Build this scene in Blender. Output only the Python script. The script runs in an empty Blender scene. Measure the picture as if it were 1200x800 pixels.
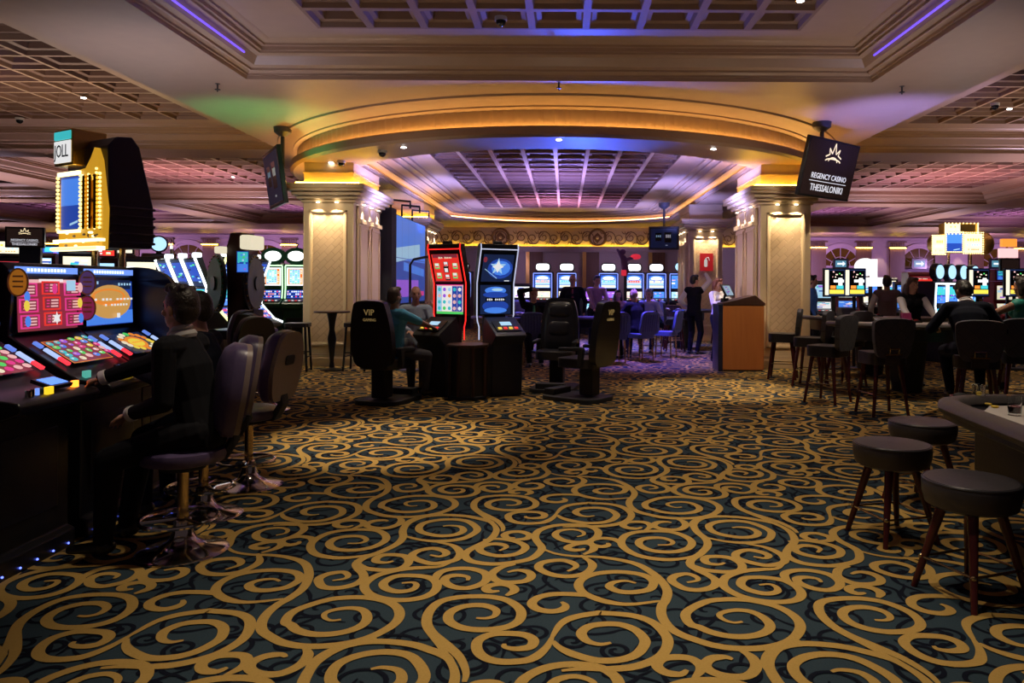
import bpy, bmesh, math, random
from math import sin, cos, pi, radians, sqrt, atan2, hypot
from mathutils import Vector, Matrix
from mathutils import geometry as mgeo

SC = bpy.context.scene
COL = SC.collection
R = random.Random(7)
# ---- camera constants (photo frame 1200x800): vanishing point of the hall, focal length in px, eye height
F, CU, CV, H, PHI = 880.0, 662.0, 334.0, 1.5, radians(0.3)

def at(u, v, Y):
    du, dv = u - CU, v - CV
    a = du * cos(PHI) + dv * sin(PHI)
    b = -du * sin(PHI) + dv * cos(PHI)
    return Vector((a * Y / F, Y, H - b * Y / F))

def atz(u, v, z):
    du, dv = u - CU, v - CV
    b = -du * sin(PHI) + dv * cos(PHI)
    return at(u, v, (H - z) * F / b)

# ------------------------------------------------------------------ materials
MATS = {}
def mat(name, col, rough=0.6, metal=0.0, spec=0.5, noise=0.0, nscale=20.0, emit=None, es=0.0, bump=0.0, trans=0.0, coat=0.0):
    if name in MATS: return MATS[name]
    m = bpy.data.materials.new(name); m.use_nodes = True
    nt = m.node_tree; b = nt.nodes['Principled BSDF']
    b.inputs['Base Color'].default_value = (*col, 1)
    b.inputs['Roughness'].default_value = rough
    b.inputs['Metallic'].default_value = metal
    b.inputs['Specular IOR Level'].default_value = spec
    if coat: b.inputs['Coat Weight'].default_value = coat
    if trans:
        b.inputs['Transmission Weight'].default_value = trans
    if emit:
        b.inputs['Emission Color'].default_value = (*emit, 1)
        b.inputs['Emission Strength'].default_value = es
    if noise or bump:
        tc = nt.nodes.new('ShaderNodeTexCoord')
        nz = nt.nodes.new('ShaderNodeTexNoise'); nz.inputs['Scale'].default_value = nscale
        nz.inputs['Detail'].default_value = 3
        nt.links.new(tc.outputs['Object'], nz.inputs['Vector'])
        if noise:
            mx = nt.nodes.new('ShaderNodeMix'); mx.data_type = 'RGBA'
            mx.inputs[6].default_value = (*[c * (1 - noise) for c in col], 1)
            mx.inputs[7].default_value = (*[min(1, c * (1 + noise)) for c in col], 1)
            nt.links.new(nz.outputs['Fac'], mx.inputs[0])
            nt.links.new(mx.outputs[2], b.inputs['Base Color'])
        if bump:
            bp = nt.nodes.new('ShaderNodeBump'); bp.inputs['Strength'].default_value = bump
            bp.inputs['Distance'].default_value = 0.01
            nt.links.new(nz.outputs['Fac'], bp.inputs['Height'])
            nt.links.new(bp.outputs['Normal'], b.inputs['Normal'])
    MATS[name] = m
    return m

def emis(name, col, s):
    return mat(name, tuple(c * 0.3 for c in col), 0.4, emit=col, es=s)

def wood(name, c1, c2, scale=3.0, rough=0.45, stretch=(1, 1, 12)):
    if name in MATS: return MATS[name]
    m = mat(name, c1, rough); nt = m.node_tree; b = nt.nodes['Principled BSDF']
    tc = nt.nodes.new('ShaderNodeTexCoord'); mp = nt.nodes.new('ShaderNodeMapping')
    mp.inputs['Scale'].default_value = [scale * 12 / s for s in stretch]
    nz = nt.nodes.new('ShaderNodeTexNoise'); nz.inputs['Scale'].default_value = 1.0; nz.inputs['Detail'].default_value = 5
    mx = nt.nodes.new('ShaderNodeMix'); mx.data_type = 'RGBA'
    mx.inputs[6].default_value = (*c1, 1); mx.inputs[7].default_value = (*c2, 1)
    nt.links.new(tc.outputs['Object'], mp.inputs[0]); nt.links.new(mp.outputs[0], nz.inputs['Vector'])
    nt.links.new(nz.outputs['Fac'], mx.inputs[0]); nt.links.new(mx.outputs[2], b.inputs['Base Color'])
    return m

def quilt(name, col, line, ax='X', scale=4.0, rough=0.7, lw=0.06, diag=True):
    """padded fabric / tile lattice of diagonal bricks: colour seams + bump, in object space"""
    if name in MATS: return MATS[name]
    m = mat(name, col, rough); nt = m.node_tree; b = nt.nodes['Principled BSDF']
    tc = nt.nodes.new('ShaderNodeTexCoord'); sep = nt.nodes.new('ShaderNodeSeparateXYZ')
    nt.links.new(tc.outputs['Object'], sep.inputs[0])
    def mth(op, a, bb):
        n = nt.nodes.new('ShaderNodeMath'); n.operation = op
        for i, q in enumerate((a, bb)):
            if q is None: continue
            if isinstance(q, (int, float)): n.inputs[i].default_value = q
            else: nt.links.new(q, n.inputs[i])
        return n.outputs[0]
    X = sep.outputs[ax]; Z = sep.outputs['Z']
    p = mth('MULTIPLY', mth('ADD', X, Z), scale); q = mth('MULTIPLY', mth('SUBTRACT', X, Z), scale)
    cmb = nt.nodes.new('ShaderNodeCombineXYZ'); nt.links.new(p, cmb.inputs[0]); nt.links.new(q, cmb.inputs[1])
    br = nt.nodes.new('ShaderNodeTexBrick')
    br.inputs['Scale'].default_value = 1.0; br.inputs['Mortar Size'].default_value = lw * 0.5
    br.inputs['Brick Width'].default_value = 1.0; br.inputs['Row Height'].default_value = 0.5 if diag else 1.0
    br.offset = 0.5 if diag else 0.0
    br.inputs['Color1'].default_value = (*col, 1); br.inputs['Color2'].default_value = (*[c * 0.9 for c in col], 1)
    br.inputs['Mortar'].default_value = (*line, 1); br.inputs['Mortar Smooth'].default_value = 0.4
    nt.links.new(cmb.outputs[0], br.inputs['Vector'])
    nt.links.new(br.outputs['Color'], b.inputs['Base Color'])
    inv = mth('SUBTRACT', 1.0, br.outputs['Fac'])
    bp = nt.nodes.new('ShaderNodeBump'); bp.inputs['Strength'].default_value = 0.6; bp.inputs['Distance'].default_value = 0.012
    nt.links.new(inv, bp.inputs['Height']); nt.links.new(bp.outputs['Normal'], b.inputs['Normal'])
    return m

# ------------------------------------------------------------------ mesh builder
class MB:
    def __init__(s, M=None):
        s.v, s.f, s.m = [], [], []
        s.M = M or Matrix()
    def add(s, vs, fs, mi=0):
        o = len(s.v)
        s.v.extend([s.M @ Vector(p) for p in vs])
        for q in fs:
            s.f.append([o + i for i in q]); s.m.append(mi)
        return s
    def box(s, x0, x1, y0, y1, z0, z1, mi=0):
        return s.add([(x0, y0, z0), (x1, y0, z0), (x1, y1, z0), (x0, y1, z0), (x0, y0, z1), (x1, y0, z1), (x1, y1, z1), (x0, y1, z1)],
                     [(3, 2, 1, 0), (4, 5, 6, 7), (0, 1, 5, 4), (1, 2, 6, 5), (2, 3, 7, 6), (3, 0, 4, 7)], mi)
    def prism(s, poly, a, b, axis='x', mi=0):
        n = len(poly)
        def P(p, t):
            return (t, p[0], p[1]) if axis == 'x' else ((p[0], t, p[1]) if axis == 'y' else (p[0], p[1], t))
        vs = [P(p, a) for p in poly] + [P(p, b) for p in poly]
        fs = [(i, (i + 1) % n, n + (i + 1) % n, n + i) for i in range(n)]
        tri = mgeo.tessellate_polygon([[Vector((p[0], p[1], 0)) for p in poly]])
        fs += [tuple(t) for t in tri] + [tuple(n + i for i in reversed(t)) for t in tri]
        return s.add(vs, fs, mi)
    def frame(s, p0, p1):
        d = (Vector(p1) - Vector(p0)).normalized()
        a = Vector((0, 0, 1)) if abs(d.z) < 0.95 else Vector((1, 0, 0))
        x = d.cross(a).normalized(); y = d.cross(x).normalized()
        return d, x, y
    def cyl(s, p0, p1, r0, r1=None, n=12, mi=0):
        r1 = r0 if r1 is None else r1
        p0, p1 = Vector(p0), Vector(p1); d, x, y = s.frame(p0, p1)
        vs = []
        for p, r in ((p0, r0), (p1, r1)):
            for i in range(n):
                t = 2 * pi * i / n; vs.append(p + x * (cos(t) * r) + y * (sin(t) * r))
        fs = [(i, (i + 1) % n, n + (i + 1) % n, n + i) for i in range(n)] + [tuple(range(n))[::-1], tuple(range(n, 2 * n))]
        return s.add(vs, fs, mi)
    def tube(s, pts, r, n=8, mi=0, closed=False, flat=1.0):
        pts = [Vector(p) for p in pts]; k = len(pts)
        rs = r if isinstance(r, (list, tuple)) else [r] * k
        vs = []; px = None
        for i, p in enumerate(pts):
            a = pts[(i - 1) % k] if (closed or i) else p
            b = pts[(i + 1) % k] if (closed or i < k - 1) else p
            d = (b - a).normalized()
            if px is None:
                _, x, y = s.frame((0, 0, 0), d)
            else:
                x = (px - d * px.dot(d)).normalized(); y = d.cross(x).normalized()
            px = x
            for j in range(n):
                t = 2 * pi * j / n; vs.append(p + x * (cos(t) * rs[i]) + y * (sin(t) * rs[i] * flat))
        fs = []
        for i in range(k if closed else k - 1):
            i2 = (i + 1) % k
            for j in range(n):
                j2 = (j + 1) % n
                fs.append((i * n + j, i * n + j2, i2 * n + j2, i2 * n + j))
        if not closed: fs += [tuple(range(n))[::-1], tuple(range((k - 1) * n, k * n))]
        return s.add(vs, fs, mi)
    def lathe(s, prof, c=(0, 0), n=24, mi=0, a0=0.0, a1=2 * pi):
        full = abs(a1 - a0 - 2 * pi) < 1e-6; k = len(prof); vs = []; nn = n if full else n + 1
        for i in range(nn):
            t = a0 + (a1 - a0) * i / n
            for r, z in prof: vs.append((c[0] + r * cos(t), c[1] + r * sin(t), z))
        fs = []
        for i in range(n):
            i2 = (i + 1) % nn
            for j in range(k - 1):
                fs.append((i * k + j, i2 * k + j, i2 * k + j + 1, i * k + j + 1))
        if full:
            for j, rev in ((0, True), (k - 1, False)):
                if prof[j][0] > 1e-5:
                    q = tuple(i * k + j for i in range(n)); fs.append(q[::-1] if rev else q)
        return s.add(vs, fs, mi)
    def ell(s, c, r, mi=0, n=12, m=8, rot=None):
        c = Vector(c); r = (r, r, r) if isinstance(r, (int, float)) else r; vs = []
        for j in range(m + 1):
            ph = pi * j / m
            for i in range(n):
                t = 2 * pi * i / n
                p = Vector((r[0] * sin(ph) * cos(t), r[1] * sin(ph) * sin(t), -r[2] * cos(ph)))
                vs.append(c + (rot @ p if rot else p))
        fs = []
        for j in range(m):
            for i in range(n):
                i2 = (i + 1) % n
                fs.append((j * n + i, j * n + i2, (j + 1) * n + i2, (j + 1) * n + i))
        return s.add(vs, fs, mi)
    def cap(s, p0, p1, r0, r1, k=(1, 1), side=None, n=10, m=3, mi=0):
        """tapered capsule; k scales the cross-section along side / depth"""
        p0, p1 = Vector(p0), Vector(p1); d, x, y = s.frame(p0, p1)
        if side is not None:
            x = Vector(side); x = (x - d * x.dot(d)).normalized(); y = d.cross(x).normalized()
        rings = []
        for j in range(m + 1):
            t = pi / 2 * (1 - j / m); rings.append((p0 - d * (r0 * sin(t) * min(k)), r0 * max(cos(t), 0.02)))
        for j in range(m + 1):
            t = pi / 2 * j / m; rings.append((p1 + d * (r1 * sin(t) * min(k)), r1 * max(cos(t), 0.02)))
        vs = []
        for p, r in rings:
            for i in range(n):
                t = 2 * pi * i / n; vs.append(p + x * (cos(t) * r * k[0]) + y * (sin(t) * r * k[1]))
        K = len(rings)
        fs = [(a * n + i, a * n + (i + 1) % n, (a + 1) * n + (i + 1) % n, (a + 1) * n + i) for a in range(K - 1) for i in range(n)]
        fs += [tuple(range(n))[::-1], tuple(range((K - 1) * n, K * n))]
        return s.add(vs, fs, mi)
    def quad(s, a, b, c, d, mi=0):
        return s.add([a, b, c, d], [(0, 1, 2, 3)], mi)
    def mesh(s, name):
        me = bpy.data.meshes.new(name)
        me.from_pydata([tuple(v) for v in s.v], [], s.f)
        return me
    def build(s, name, mats, parent=None, loc=None, rz=None, bevel=0.0, seg=2, angle=38, recalc=True):
        me = s.mesh(name)
        mats = mats if isinstance(mats, (list, tuple)) else [mats]
        for m in mats: me.materials.append(m)
        me.polygons.foreach_set('material_index', s.m)
        if recalc:
            b = bmesh.new(); b.from_mesh(me); bmesh.ops.recalc_face_normals(b, faces=b.faces); b.to_mesh(me); b.free()
        me.polygons.foreach_set('use_smooth', [True] * len(me.polygons))
        me.set_sharp_from_angle(angle=radians(angle)); me.update()
        o = bpy.data.objects.new(name, me); COL.objects.link(o)
        if parent: o.parent = parent
        if loc is not None: o.location = loc
        if rz is not None: o.rotation_euler = (0, 0, rz)
        if bevel:
            bv = o.modifiers.new('bevel', 'BEVEL'); bv.width = bevel; bv.segments = seg; bv.limit_method = 'ANGLE'; bv.angle_limit = radians(40)
        return o

def rect_pts(x0, x1, y0, y1): return [(x0, y0), (x1, y0), (x1, y1), (x0, y1)]

def rrect(w, h, r, n=4, cx=0, cy=0):
    out = []
    for (sx, sy, a) in ((1, 1, 0), (-1, 1, pi / 2), (-1, -1, pi), (1, -1, 3 * pi / 2)):
        for i in range(n + 1):
            t = a + pi / 2 * i / n
            out.append((cx + sx * (w / 2 - r) + r * cos(t), cy + sy * (h / 2 - r) + r * sin(t)))
    return out

def ribbon(pts, w, steps=6, taper=(0.4, 0.35)):
    """2D centre line -> strip (left list, right list) after Catmull-Rom smoothing"""
    P = [Vector((p[0], p[1])) for p in pts]; out = []
    for i in range(len(P) - 1):
        p0, p1, p2, p3 = P[max(i - 1, 0)], P[i], P[i + 1], P[min(i + 2, len(P) - 1)]
        for j in range(steps):
            t = j / steps
            out.append(0.5 * ((2 * p1) + (p2 - p0) * t + (2 * p0 - 5 * p1 + 4 * p2 - p3) * t * t + (3 * p1 - p0 - 3 * p2 + p3) * t ** 3))
    out.append(P[-1]); n = len(out); L, Rr = [], []
    for i, p in enumerate(out):
        d = (out[min(i + 1, n - 1)] - out[max(i - 1, 0)]).normalized(); nn = Vector((-d.y, d.x))
        t = i / (n - 1)
        k = min(1.0, taper[0] + (1 - taper[0]) * t / 0.12, taper[1] + (1 - taper[1]) * (1 - t) / 0.18)
        L.append(p + nn * (w * k / 2)); Rr.append(p - nn * (w * k / 2))
    return L, Rr

# ------------------------------------------------------------------ scene objects
def thing(name, label, cat, loc=(0, 0, 0), rz=0.0, group=None):
    o = bpy.data.objects.new(name, None); COL.objects.link(o)
    o.empty_display_size = 0.1
    o.location = loc; o.rotation_euler = (0, 0, rz)
    return tag(o, label, cat, group)

def tag(o, label=None, cat=None, group=None, kind=None):
    if label: o['label'] = label
    if cat: o['category'] = cat
    if group: o['group'] = group
    if kind: o['kind'] = kind
    return o

def structure(o): o['kind'] = 'structure'; return o

CHILD = {}
def kids(o): return [c for c in o.children]

def copytree(o, loc, rz, label=None, group=None):
    def cp(a, parent):
        c = a.copy(); COL.objects.link(c)
        if parent: c.parent = parent
        for ch in list(a.children): cp(ch, c)
        return c
    c = cp(o, None); c.location = loc; c.rotation_euler = (0, 0, rz)
    if label: c['label'] = label
    if group: c['group'] = group
    return c

def text(body, size, m, parent, loc, rot=(pi / 2, 0, 0), name='lettering', depth=0.002, align='CENTER', sx=1.0):
    cu = bpy.data.curves.new('txt', 'FONT'); cu.body = body; cu.size = size; cu.extrude = depth
    cu.align_x = align; cu.align_y = 'CENTER'; cu.resolution_u = 2
    ob = bpy.data.objects.new('txt', cu); COL.objects.link(ob)
    dg = bpy.context.evaluated_depsgraph_get()
    me = bpy.data.meshes.new_from_object(ob.evaluated_get(dg))
    bpy.data.objects.remove(ob); bpy.data.curves.remove(cu)
    me.materials.clear(); me.materials.append(m)
    o = bpy.data.objects.new(name, me); COL.objects.link(o)
    o.parent = parent; o.location = loc; o.rotation_euler = rot; o.scale = (sx, 1, 1)
    return o

def light(kind, loc, power, col, size=0.1, target=None, angle=60, blend=0.5, name='lamp'):  # default name also goes to the added fill spots
    l = bpy.data.lights.new(name, kind); l.energy = power; l.color = col
    if kind == 'SPOT': l.spot_size = radians(angle); l.spot_blend = blend; l.shadow_soft_size = size
    elif kind == 'AREA': l.size = size
    else: l.shadow_soft_size = size
    o = bpy.data.objects.new(name, l); COL.objects.link(o); o.location = loc
    if target is not None:
        o.rotation_euler = (Vector(target) - Vector(loc)).to_track_quat('-Z', 'Y').to_euler()
    return o

def ordinal(i, n, left='leftmost', right='rightmost'):
    w = ['first', 'second', 'third', 'fourth', 'fifth', 'sixth', 'seventh', 'eighth', 'ninth', 'tenth', 'eleventh', 'twelfth']
    return left if i == 0 else (right if i == n - 1 else w[i] + ' from left')

# ------------------------------------------------------------------ shared materials
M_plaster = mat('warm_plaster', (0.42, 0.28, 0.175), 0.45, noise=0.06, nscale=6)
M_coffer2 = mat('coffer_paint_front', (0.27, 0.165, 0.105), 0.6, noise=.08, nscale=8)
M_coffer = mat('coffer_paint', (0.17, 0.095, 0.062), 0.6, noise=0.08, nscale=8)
M_cream = mat('cream_column_paint', (0.66, 0.50, 0.30), 0.45, noise=0.05, nscale=9)
M_mauve = mat('mauve_wall_paint', (0.36, 0.27, 0.28), 0.7, noise=0.06, nscale=4)
M_brownwood = wood('dark_brown_panel', (0.10, 0.05, 0.03), (0.17, 0.09, 0.05), 2)
M_gold = mat('gold_leaf', (0.75, 0.50, 0.15), 0.3, 0.85, noise=0.15, nscale=30)
M_black = mat('black_lacquer', (0.012, 0.012, 0.016), 0.3, noise=0.2, nscale=10)
M_matte = mat('matt_black', (0.014, 0.014, 0.017), 0.7, noise=0.2, nscale=30)
M_navy = mat('navy_cabinet', (0.012, 0.016, 0.04), 0.35, noise=0.2, nscale=10)
M_grey = mat('charcoal_metal', (0.08, 0.08, 0.09), 0.4, 0.6, noise=0.1, nscale=20)
M_chrome = mat('polished_chrome', (0.75, 0.68, 0.64), 0.12, 1.0, noise=0.05, nscale=5)
M_brass = mat('aged_brass', (0.62, 0.45, 0.22), 0.22, 1.0, noise=0.1, nscale=8)
M_darkglass = mat('dark_glass', (0.006, 0.007, 0.012), 0.08, noise=0.1, nscale=3)
# ================================================================== FLOOR (patterned carpet)
PXT, PYT = 1.79, 1.73          # repeat of the woven pattern in metres
GOLD_CURVES = """
885,412 800,422 740,417 690,403 655,385 645,362 665,342 710,330 770,327 830,335 862,352 862,368 847,380 800,387 760,383 735,370 747,358 783,353 813,360
700,405 660,395 615,392 565,393 525,403 508,420 525,436 565,443 598,437 607,425 595,415
310,650 315,620 295,575 250,535 215,505 200,475 210,440 245,412 310,400 385,400 440,412 475,440 470,470 430,490 360,497 300,490 265,470 270,445 310,428 365,425 402,438 400,455 375,463 345,462
345,150 375,170 400,192 403,210 385,232 345,252 318,268 313,282 335,297 395,304 455,299 505,288 530,270 537,255 522,235 518,222 530,205 570,192 620,188 670,192 700,205 700,222 675,237 635,240 595,232 577,218 590,206 625,202 655,208 660,218 640,224
365,233 413,230 460,237 487,250 485,263 460,275 413,280 373,273 355,262 363,252 393,245 423,247 433,255 413,265
537,258 577,273 633,281 700,283 767,292 817,305 857,327 887,353 905,383 900,410 889,427 888,453 903,480 933,505 983,525 1043,543 1113,552 1187,550 1247,537 1280,517 1295,488 1282,462 1247,438 1200,421 1133,409 1067,408 1017,415 970,438 958,457 972,480 1000,490 1033,504 1083,515 1133,517 1177,510 1203,495 1203,477 1180,457 1147,443 1107,439 1070,445 1057,455 1072,468 1100,476 1125,473
650,278 680,297 685,313 663,332 617,340 567,335 530,318 533,303 560,295 600,293 630,302 637,313 613,325
660,276 687,263 688,250 670,243 640,245 617,252 613,258 630,263 653,262 662,258
763,242 750,232 717,228 687,232 677,240 687,248 713,253 732,248 730,242
1010,266 983,281 933,290 883,290 823,280 783,260 770,240 783,220 817,210 863,207 917,210 957,223 977,240 967,257 933,267 890,268 850,262 823,247 827,233 857,227 893,228 920,238 913,247 877,248
1050,160 1003,173 983,190 993,210 1017,230 1023,250 1003,273 977,290 973,307 997,323 1027,337 1047,353 1040,370 1003,380 960,377 930,363 917,350 930,338 963,333 990,342 993,352 963,358
130,207 143,183 183,167 243,160 310,163 350,170 387,180 400,197
130,220 183,233 243,237 303,230 337,215 348,200 323,180 283,173 233,175 190,185 177,200 190,212 237,221 283,218 307,207 300,195 270,191 248,193
233,240 277,250 298,270 287,290 250,300 210,302 170,290 157,278 177,265 217,258 250,265 257,275 237,282 210,277
290,288 243,310 200,314 150,317 100,325 50,340 18,365 30,390 70,405 125,410 185,403 222,385 230,362 210,345 165,338 110,340 75,358 80,375 115,385 155,380 170,367 160,358 127,360
228,372 225,350 240,328 280,318 330,318 370,330 375,350 355,365 315,375 275,370 253,355 260,342 290,337 320,342 320,352
-8,293 5,308 23,317 77,322 123,317 147,300 140,283 110,277 73,278 53,287 53,297 80,300 103,295
460,305 420,313 393,330 393,343 413,355 450,358 490,353 507,340 497,327 467,322 437,328
433,397 457,383 450,370 420,363 387,367 373,377 387,385 413,383
450,232 490,230 502,220 480,210 447,210 428,218 437,227 460,227
567,520 550,550 513,580 467,590 410,590 367,577 347,553 353,527 393,510 443,508 490,513 513,528 503,547 463,553 430,548 427,538
567,520 593,480 633,460 700,448 717,448 800,455 857,473 893,503 907,533 893,567 857,590 800,607 733,612 650,612 595,617
570,530 590,550 633,570 700,587 767,585 813,570 837,543 837,523 810,497 767,482 723,480 677,487 653,507 670,530 707,540 740,535
840,205 857,193 843,183 817,180 787,182 775,190 790,198 817,200 830,195
930,170 953,180 958,192 940,202 907,203 877,198 865,190 877,182 903,180 917,183
"""
def carpet():
    M_base = mat('carpet_teal', (0.028, 0.047, 0.064), 0.95, spec=0.1, noise=0.25, nscale=140)
    M_dark = mat('carpet_black_scroll', (0.005, 0.007, 0.015), 0.95, spec=0.1, noise=0.25, nscale=140)
    M_g = mat('carpet_gold_scroll', (0.42, 0.270, 0.078), 0.95, spec=0.1, noise=0.18, nscale=140)
    def strips(steps_k):
        G = []
        for line in GOLD_CURVES.strip().split('\n'):
            pts = []
            for q in line.split():
                lx, ly = map(float, q.split(','))
                g = atz(420 + lx / 2.5, 540 + ly / 2.5, 0.0); pts.append((g.x, g.y))
            G.append(ribbon(pts, 0.047, steps_k))
        rr = random.Random(5); D = []
        for k in range(81):                        # dark scrolls woven between the gold ones
            cx, cy = (k % 9 + rr.random()) * PXT / 9, (k // 9 + rr.random()) * PYT / 9; r0 = 0.045 + 0.085 * rr.random(); s = rr.choice((-1, 1)); a0 = rr.random() * 6.3
            pts = []
            for i in range(13):
                t = i / 12; r = r0 * (1 - t) ** 0.9 + 0.012; a = a0 + s * t * 8.5
                pts.append((cx + r * cos(a), cy + r * sin(a)))
            e = Vector((cos(a0), sin(a0))) * r0; tn = Vector((sin(a0), -cos(a0))) * s
            pre = [(cx + e.x * (1 + 0.25 * q) + tn.x * 0.09 * q, cy + e.y * (1 + .25 * q) + tn.y * 0.09 * q) for q in (1.3, .65)]
            D.append(ribbon(pre + pts, 0.021, max(2, steps_k - 2)))
        return G, D
    mb = MB()
    mb.quad((-34, 0.2, 0), (36, 0.2, 0), (36, 44, 0), (-34, 44, 0), 0)
    mb.quad((-34, -6, 0), (36, -6, 0), (36, 0.2, 0), (-34, 0.2, 0), 0)
    V, Fc, Mi = mb.v, mb.f, mb.m
    def put(S, ox, oy, z, mi):
        for kk, (Lf, Rt) in enumerate(S):
            o = len(V); n = len(Lf); z = z + 0.00002
            for a, b in zip(Lf, Rt):
                V.append(Vector((a.x + ox, a.y + oy, z))); V.append(Vector((b.x + ox, b.y + oy, z)))
            for i in range(n - 1):
                q = o + 2 * i; Fc.append([q, q + 1, q + 3, q + 2]); Mi.append(mi)
    hi, lo, vlo = strips(5), strips(2), strips(1)
    for j in range(-2, 22):
        y0 = j * PYT
        for i in range(-14, 14):
            x0 = i * PXT; yc = y0 + 4.2
            if abs(x0) > 0.80 * max(yc + 1.5, 2.5) + 1.5: continue
            S = hi if yc < 8 else (lo if yc < 17 else vlo)
            if yc < 17: put(S[1], x0, y0 + 3.2, 0.0015, 1)
            put(S[0], x0, y0, 0.0045, 2)
    return structure(mb.build('floor', [M_base, M_dark, M_g], recalc=False))
carpet()

# ================================================================== CEILING
ZB, ZT, XC = 4.3, 4.71, -0.17
def oval(off, n=28, inner=False):
    """outline of the rotunda drum (outer, offset outwards by off) or of its opening (inner)"""
    pts = []
    if not inner:
        r, yc = 5.64 + off, 16.84
        for i in range(n + 1):
            t = pi + pi * i / n; pts.append((XC + r * cos(t), yc + r * sin(t)))
        pts += [(XC + r, 29.2), (XC - r, 29.2)]
    else:
        r, hw = 4.5 + off, 3.72 + off
        yf, yb = 16.75, 23.0
        a = math.acos(min(1, hw / r))
        for i in range(n + 1):
            t = pi + a + (pi - 2 * a) * i / n; pts.append((XC + r * cos(t), yf + r * sin(t)))
        for i in range(n + 1):
            t = a + (pi - 2 * a) * i / n; pts.append((XC + r * cos(t), yb + (r + .05) * sin(t)))
    return pts
def fill(mb, outer, holes, z, mi=0):
    loops = [[Vector((p[0], p[1], 0)) for p in outer]] + [[Vector((p[0], p[1], 0)) for p in h] for h in holes]
    tri = mgeo.tessellate_polygon(loops); vs = [v for l in loops for v in l]
    mb.add([(v.x, v.y, z) for v in vs], [tuple(t) for t in tri], mi)
def sweep(mb, outlines, zs, mi=0, closed=True):
    """skin between successive outlines (same point count) at heights zs"""
    n = len(outlines[0]); vs = []; fs = []
    for o, z in zip(outlines, zs): vs += [(p[0], p[1], z) for p in o]
    for k in range(len(outlines) - 1):
        for i in range(n if closed else n - 1):
            j = (i + 1) % n; fs.append((k * n + i, k * n + j, (k + 1) * n + j, (k + 1) * n + i))
    mb.add(vs, fs, mi)
def inset(b, d): return rect_pts(b[0] + d, b[1] - d, b[2] + d, b[3] - d)

CORNICE = [(0, 0), (0, .05), (.03, .05), (.03, .075), (.07, .10), (.10, .10), (.10, .125), (.13, .135), (.17, .15), (.24, .25), (.30, .27),
           (.30, .30), (.34, .30), (.34, .345), (.40, .345), (.40, .37), (.46, .385), (.50, .41), (.54, .41)]
bays = {'front': (-4.38, 4.20, 2.0, 10.30), 'left': (-14.3, -5.97, 1.5, 15.7), 'right': (5.70, 14.2, 1.5, 15.7),
        'left2': (-14.3, -6.7, 16.78, 25.3), 'right2': (6.4, 14.2, 16.78, 25.3),
        'left3': (-14.3, -9.6, 26.4, 35.0), 'right3': (9.3, 14.2, 26.4, 35.0),
        'left4': (-24.0, -15.5, 5.0, 15.7), 'right4': (15.4, 24.0, 5.0, 15.7),
        'left5': (-24.0, -15.5, 16.78, 25.3), 'right5': (15.4, 24.0, 16.78, 25.3),
        'left6': (-24.0, -15.5, 26.4, 35.0), 'right6': (15.4, 24.0, 26.4, 35.0),
        'left7': (-33.0, -25.2, 16.78, 25.3), 'right7': (25.1, 33.0, 16.78, 25.3),
        'left8': (-33.0, -25.2, 26.4, 35.0), 'right8': (25.1, 33.0, 26.4, 35.0)}
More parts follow.
